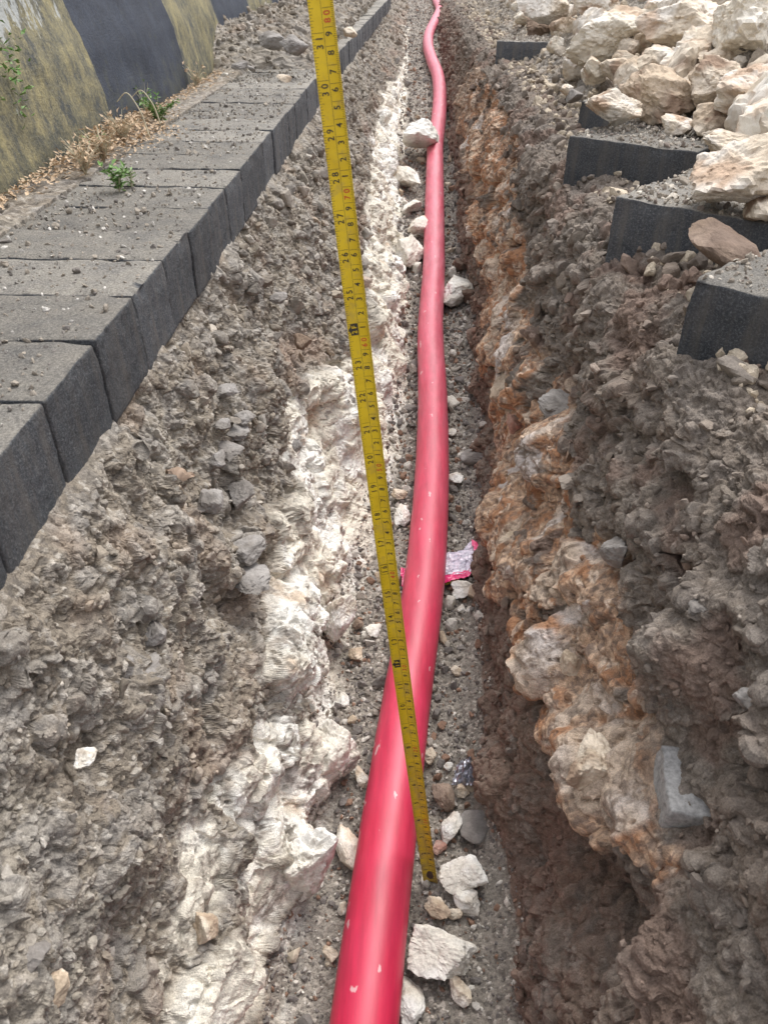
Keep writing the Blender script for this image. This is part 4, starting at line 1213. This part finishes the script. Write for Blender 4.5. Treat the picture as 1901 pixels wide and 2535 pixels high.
blade.matrix_parent_inverse = INV

glyph = {}
def get_glyph(ch):
    if ch not in glyph:
        cu = bpy.data.curves.new('g', 'FONT'); cu.body = ch; cu.size = 1; cu.resolution_u = 3; cu.offset = 0.018
        ob = bpy.data.objects.new('g', cu); COL.objects.link(ob)
        dg = bpy.context.evaluated_depsgraph_get()
        me = bpy.data.meshes.new_from_object(ob.evaluated_get(dg))
        bm = bmesh.new(); bm.from_mesh(me); bmesh.ops.triangulate(bm, faces=bm.faces)
        bm.verts.index_update()
        v = np.array([q.co[:2] for q in bm.verts]); f = np.array([[q.index for q in p.verts] for p in bm.faces])
        bm.free(); bpy.data.meshes.remove(me); bpy.data.objects.remove(ob); bpy.data.curves.remove(cu)
        x0, x1 = v[:, 0].min(), v[:, 0].max(); v[:, 0] -= (x0 + x1) / 2; v[:, 1] -= v[:, 1].min()
        glyph[ch] = (v / 0.70, f, (x1 - x0) / 0.70)                # cap height 1
    return glyph[ch]

black = [[], []]; red = [[], []]
def put(bucket, us, ssv, f, off=0.00016):
    base = sum(len(a) for a in bucket[0])
    bucket[0].append(surf(us, ssv, off)); bucket[1].append(np.array(f) + base)

def text(bucket, s, uc, sc_, hgt, adv=None, off=0.00016):
    """s runs along the blade (text right = up the blade, text up = to the left)"""
    adv = adv or hgt * 0.86
    n = len(s)
    for k, ch in enumerate(s):
        v, f, _ = get_glyph(ch)
        along = sc_ + (k - (n - 1) / 2) * adv + v[:, 0] * hgt * 0.9
        acr = uc - (v[:, 1] - .5) * hgt / WID
        put(bucket, acr, along, f, off)

def bar(bucket, u0, u1, s0, s1, off=0.00013):
    k = max(1, int(abs(u1 - u0) / 0.08))
    us = np.linspace(u0, u1, k + 1); U_ = np.concatenate([us, us]); S_ = np.concatenate([np.full(k + 1, s0), np.full(k + 1, s1)])
    f = []
    for i in range(k): f += [[i, i + 1, k + 2 + i], [i, k + 2 + i, k + 1 + i]]
    put(bucket, U_, S_, f, off)

# centre line
for k in range(int(LEN / 0.02)):
    bar(black, -0.006, 0.006, k * .02, k * .02 + .0201)
for mm in range(3, int(LEN * 1000)):                            # metric edge on the right
    s = mm / 1000
    l = 0.32 if mm % 10 == 0 else (0.16 if mm % 5 == 0 else 0.11)
    if mm % 10 == 0: bar(black, 0.03, 0.5, s - .00011, s + .00011)
    else: bar(black, 0.5 - l, 0.5, s - .00010, s + .00010)
for q in range(1, int(LEN / 0.0254 * 16)):                      # inch edge on the left
    s = q * 0.0254 / 16
    l = 0.47 if q % 16 == 0 else (0.2 if q % 8 == 0 else (0.16 if q % 4 == 0 else (0.13 if q % 2 == 0 else .09)))
    bar(black, -0.5, -0.5 + l, s - .00011, s + .00011)
for c_ in range(1, 102):
    s = c_ / 100
    if c_ % 10 == 0: text(red, str(c_), 0.20, s - 0.0046, 0.0041, 0.0040)
    else: text(black, str(c_ % 10), 0.20, s - 0.0035, 0.0041)
    
for q in range(1, 40):
    s = q * 0.0254
    if q % 12 == 0:
        bar(black, -0.36, -0.02, s - 0.0085, s - 0.0002, off=0.00013)
        put(black, np.array([-.36, -.36, -.48]), np.array([s - .0066, s - .0020, s - .0043]), [[0, 1, 2]], 0.00013)
    elif q == 32:
        text(red, '32', -0.20, s - 0.0052, 0.0043, 0.0043)
    else:
        text(black, str(q), -0.20, s - 0.0052, 0.0043, 0.0043)
    if q == 16:
        for (a0, a1, b0, b1) in ((-.40, -.03, -.0100, -.0097), (-.40, -.03, -.0007, -.0004), (-.40, -.385, -.01, -.0004), (-.045, -.03, -.01, -.0004)):
            bar(black, a0, a1, s + b0, s + b1)
def finish(bucket, name, mat):
    o = add(name, mesh_np(name, np.vstack(bucket[0]), np.vstack(bucket[1])), mat, troot)
    o.matrix_parent_inverse = INV
    return o
finish(black, 'printed_scale', M_ink); finish(red, 'red_numerals', M_red)
yel = [[], []]
for q, tx in ((12, '1F'), (24, '2F'), (36, '3F')):
    text(yel, tx, -0.19, q * 0.0254 - 0.0043, 0.0036, 0.0038, off=0.0003)
finish(yel, 'foot_numerals', M_tape)
# worn end: rusty rivet patch and bent hook
M_rust = simple('rusty_steel', (0.10, 0.06, 0.045), 0.7, 0.3, 0.4, 200)
hv = []; 
th = np.linspace(0, 2 * np.pi, 20, endpoint=False)
hv = surf(0.02 + 0.20 * np.cos(th), 0.011 + 0.0055 * np.sin(th), 0.0005)
hb = surf(0.02 + 0.24 * np.cos(th), 0.011 + 0.0066 * np.sin(th), 0.0001)
cen = surf([0.02], [0.011], 0.0007)
fv = [[i, (i + 1) % 20, 40] for i in range(20)] + [[i + 20, (i + 1) % 20 + 20, (i + 1) % 20] for i in range(20)] + [[i + 20, (i + 1) % 20, i] for i in range(20)]
o = add('end_rivet', mesh_np('end_rivet', np.vstack([hv, hb, cen]), np.array(fv), None, True), M_rust, troot); o.matrix_parent_inverse = INV
us = np.linspace(-.42, .42, 9)
hk = np.vstack([surf(us, np.full(9, 0.004), -0.0003), surf(us, np.full(9, -0.001), -0.0003), surf(us, np.full(9, -0.001), -0.006), surf(us, np.full(9, -0.0018), -0.006), surf(us, np.full(9, -0.0018), -0.0012), surf(us, np.full(9, .004), -.0012)])
fh = []
for r_ in range(5):
    for i in range(8): fh.append([r_ * 9 + i, r_ * 9 + i + 1, r_ * 9 + i + 10, r_ * 9 + i + 9])
o = add('end_hook', mesh_np('end_hook', hk, np.array(fh)), M_rust, troot); o.matrix_parent_inverse = INV

# ------------------------------------------------------------------ litter
M_wrap = bpy.data.materials.new('clear_film'); t, b = nodes(M_wrap)
b.inputs['Base Color'].default_value = (0.72, 0.66, 0.76, 1); b.inputs['Roughness'].default_value = 0.25
b.inputs['Transmission Weight'].default_value = 0.0; b.inputs['Alpha'].default_value = 1
nn_ = noise(t, 120, 4, .6); t.links.new(ramp(t, nn_, [(0.35, (0.42, 0.42, 0.50)), (0.6, (0.78, 0.70, 0.80))]), b.inputs['Base Color'])
M_pink = simple('pink_film', (0.72, 0.02, 0.16), 0.3, var=.2)
M_lemon = simple('yellow_film', (0.45, 0.40, 0.05), 0.35, var=.2)
M_foil = simple('crumpled_foil', (0.42, 0.42, 0.46), 0.3, 0.85, .35, 90)

def crumpled(name, outline, z0, amp, mat, parent, seed, thick=0.0004, step=0.0022, curl=None):
    """a thin crumpled film: outline in world xy"""
    poly = np.array(outline); x0, y0 = poly.min(0); x1, y1 = poly.max(0)
    nx, ny = int((x1 - x0) / step) + 2, int((y1 - y0) / step) + 2
    gx, gy = np.meshgrid(x0 + np.arange(nx) * step, y0 + np.arange(ny) * step)
    q = np.stack([gx.ravel(), gy.ravel(), gx.ravel() * 0], 1)
    def inside(px, py):
        r = np.zeros(len(px), bool)
        for (ax, ay), (bx, by) in zip(poly, np.roll(poly, -1, 0)):
            c = ((ay > py) != (by > py)) & (px < (bx - ax) * (py - ay) / (by - ay + 1e-12) + ax)
            r ^= c
        return r
    _, _, f1, _ = cells(q, 0.012, seed); _, _, f2, _ = cells(q, 0.005, seed + 1)
    zz = z0(q) + amp * (f1 + .4 * f2 + 1.2 * fbm(q, .02, seed + 2, 2))
    i = (np.arange(ny - 1)[:, None] * nx + np.arange(nx - 1)[None]).ravel()
    cx = q[i, 0] + step / 2; cy = q[i, 1] + step / 2
    k = inside(cx, cy); i = i[k]
    top = np.stack([q[:, 0], q[:, 1], zz], 1)
    f_ = np.stack([i, i + 1, i + nx + 1, i + nx], 1)
    used, inv = np.unique(f_, return_inverse=True); f_ = inv.reshape(f_.shape); top = top[used]
    me = mesh_np(name, top, f_, None, False)
    o = add(name, me, mat, parent)
    sm = o.modifiers.new('thickness', 'SOLIDIFY'); sm.thickness = thick
    return o
def px_poly(lst, z): return [tuple(on_z(a, b_, z)[0][:2]) for a, b_ in lst]
zb = float(floor_z(on_z(990, 1215, 0.02)[0][1]))
wc = on_z(985, 1215, 0.02)[0]
wr = empty('plastic_wrapper', tuple(wc))
tag(wr, 'crumpled clear and pink plastic wrapper trapped beneath the pipe', 'wrapper')
def zlift(a, b_):
    return lambda q: a + b_ * np.clip((q[:, 0] - wc[0]) / 0.03, -1, 1.5)
for nm, ol, mt, zz, am in (('clear_film', [(930, 1195), (1000, 1190), (1018, 1172), (1034, 1195), (1035, 1212), (1020, 1240), (960, 1240), (925, 1238)], M_wrap, .020, .0022),
                       ('pink_band', [(866, 1222), (960, 1238), (1022, 1232), (1015, 1246), (960, 1256), (868, 1262)], M_pink, .020, .0012),
                       ('pink_tip', [(1018, 1170), (1032, 1178), (1038, 1198), (1028, 1196), (1022, 1190)], M_pink, .026, .001),
                       ('yellow_edge', [(950, 1252), (995, 1246), (990, 1254), (955, 1262)], M_lemon, .016, .001)):
    o = crumpled(nm, px_poly(ol, zz), zlift(zz + .004 - .004, 0.004), am, mt, wr, 5)
    o.matrix_parent_inverse = Matrix.Translation(wc).inverted()
o = crumpled('foil_scrap', px_poly([(985, 1660), (1010, 1640), (1030, 1652), (1050, 1640), (1048, 1672), (1040, 1700), (1015, 1690), (975, 1692)], .018), lambda q: .016 + q[:, 0] * 0, .008, M_foil, None, 8)
tag(o, 'crumpled silver foil scrap among the gravel right of the pipe', 'foil')

# ------------------------------------------------------------------ weeds and dead leaves by the barrier
M_leaf = simple('green_leaf', (0.15, 0.27, 0.07), 0.6, var=.4, scale=80)
M_dry = simple('dry_leaf', (0.52, 0.39, 0.26), 0.8, var=.45, scale=120)
M_stem = simple('dry_stem', (0.55, 0.50, 0.36), 0.7, var=.2)
def leaves_mesh(name, pos, ln, wd, seed, up=0.4):
    rg = np.random.RandomState(seed); Vs, Fs = [], []
    for k, p0 in enumerate(pos):
        a = rg.uniform(0, 2 * math.pi); el = rg.uniform(-.2, 1.2) * up * 2
        d = np.array([math.cos(a) * math.cos(el), math.sin(a) * math.cos(el), math.sin(el)])
        s = np.array([-math.sin(a), math.cos(a), rg.uniform(-.5, .5)]); n = np.cross(d, s)
        l = ln * rg.uniform(.6, 1.3); w2 = wd * rg.uniform(.6, 1.3); c = rg.uniform(-.3, .5) * l
        b0 = len(Vs) and sum(len(q) for q in Vs)
        Vs.append(np.array([p0, p0 + d * l * .4 + s * w2 + n * c * .3, p0 + d * l + n * -abs(c) * .5, p0 + d * l * .4 - s * w2 + n * c * .3, p0 + d * l * .45 - n * w2 * .4]))
        Fs += [[b0, b0 + 1, b0 + 4], [b0 + 1, b0 + 2, b0 + 4], [b0 + 2, b0 + 3, b0 + 4], [b0 + 3, b0, b0 + 4]]
    return mesh_np(name, np.vstack(Vs), np.array(Fs))
rg = np.random.RandomState(21)
def clump(px, py, rad, n, ht, label, seed, mat, name='weed', stems=6):
    c, t = on_z(px, py, ZL + .003)
    root = empty(name, tuple(c)); tag(root, label, 'weed', 'weeds growing along the barrier foot')
    g = np.random.RandomState(seed)
    V_, F_, off = [], [], 0; pos = []
    for k in range(stems):
        a = g.uniform(0, 6.28); r = rad * g.uniform(.2, 1)
        tip = np.array([math.cos(a) * r, math.sin(a) * r, ht * g.uniform(.6, 1.1)])
        mid = tip * .5 + np.array([0, 0, ht * .15])
        pth = catmull(np.array([[0, 0, -.004], mid, tip]), 0.005)
        v, f = tube(pth + 1e-6, np.linspace(.0007, .0003, len(pth)), 6)
        V_.append(v); F_.append(f + off); off += len(v)
        for q in range(n // stems): pos.append(pth[g.randint(1, len(pth))] + g.normal(0, .0015, 3))
    add('stem', mesh_np('stem', np.vstack(V_), np.vstack(F_)), M_stem, root)
    add('foliage', leaves_mesh('foliage', pos, .010, .0022, seed), mat, root)
clump(258, 408, .020, 150, .030, 'bright green weed sprouting between paving and dry litter', 1, M_leaf)
clump(285, 398, .014, 30, .018, 'low green sprig just right of the bright green weed', 2, M_leaf)
clump(345, 262, .040, 300, .045, 'larger green weed with leggy stalks against the black stripe', 3, M_leaf, stems=10)
clump(318, 245, .02, 40, .05, 'thin upright green weed left of the larger one', 4, M_leaf)
clump(212, 330, .02, 36, .03, 'small faded green sprig rising from the dry litter', 5, M_leaf)
clump(190, 280, .015, 24, .04, 'slender green sprig against the yellow stripe', 6, M_leaf)
c, t = on_plane(22, 150, (-0.592, 0, 0), np.array([1.0, 0, 0.0]))
root = empty('wall_weed', tuple(c)); tag(root, 'green weed rooted in a crack high on the yellow barrier face', 'weed')
g = np.random.RandomState(3)
pos = [np.array([g.uniform(0, .018), g.normal(0, .022), g.normal(0, .03)]) for _ in range(70)]
add('foliage', leaves_mesh('foliage', pos, .012, .003, 7), M_leaf, root)
for i, (px, py, r_, n_, lab) in enumerate([(225, 345, .035, 90, 'dry straw-coloured tuft in the middle of the leaf litter'), (185, 372, .03, 70, 'dry straw tuft at the near end of the leaf litter'), (268, 305, .03, 70, 'dry straw tuft between the litter and the black stripe'), (425, 188, .025, 40, 'small dry tuft where black stripe meets far yellow stripe')]):
    clump(px, py, r_ * 1.2, n_ * 2, .042, lab, 40 + i, M_dry, name='dry_tuft', stems=30)
# white dry stalks
for px, py, hgt, lab in ((325, 300, .07, 'pale dry arching stalk in front of the black stripe'), (350, 275, .06, 'second pale bent stalk inside the larger green weed')):
    c, t = on_z(px, py, ZL)
    pth = catmull(np.array([[0, 0, 0], [-.012, .0, hgt * .7], [-.03, .006, hgt], [-.05, .01, hgt * .8]]) + c, .004)
    v, f = tube(pth, np.linspace(.0016, .0007, len(pth)), 8)
    o = add('dry_stalk', mesh_np('dry_stalk', v, f, None, True), M_stem); tag(o, lab, 'weed')
pos = []
for k in range(9000):
    yy = rg.uniform(.35, 2.0)
    pk = math.exp(-((yy - 1.0) / .22) ** 2)
    if rg.rand() > .10 + .8 * pk: continue
    xx = -0.572 + abs(rg.normal(0, .018 + .030 * pk))
    pos.append(np.array([xx, yy, ZL + .004 + rg.uniform(0, .003 + .022 * pk * max(0, 1 - (xx + .572) / .06))]))
o = add('leaf_litter', leaves_mesh('leaf_litter', pos, .009, .0022, 30, .3), M_dry)
tag(o, 'brown dry leaf litter along the foot of the barrier', 'leaf litter', kind='stuff')
# a dead leaf on the left slope
c, t = on_left(365, 1050)
lf = []
g = np.random.RandomState(4)
for i in range(9):
    for j in range(5):
        a, b_ = (i / 8 - .5), (j / 4 - .5)
        wv = .013 * math.cos(a * 2.8)
        lf.append([a * .03, b_ * wv, .006 * math.cos(b_ * 4) * math.cos(a * 3) + .004 * g.uniform(-1, 1) + .010 * abs(b_)])
fq = [[i * 5 + j, i * 5 + j + 1, i * 5 + j + 6, i * 5 + j + 5] for i in range(8) for j in range(4)]
o = add('dead_leaf', mesh_np('dead_leaf', np.array(lf), np.array(fq), None, True), simple('brown_leaf', (.36, .26, .19), .8, var=.3), loc=tuple(c + np.array([.012, 0, .012])))
o.rotation_euler = (R(20), R(25), R(30)); tag(o, 'curled brown dead leaf on the left soil slope', 'leaf')
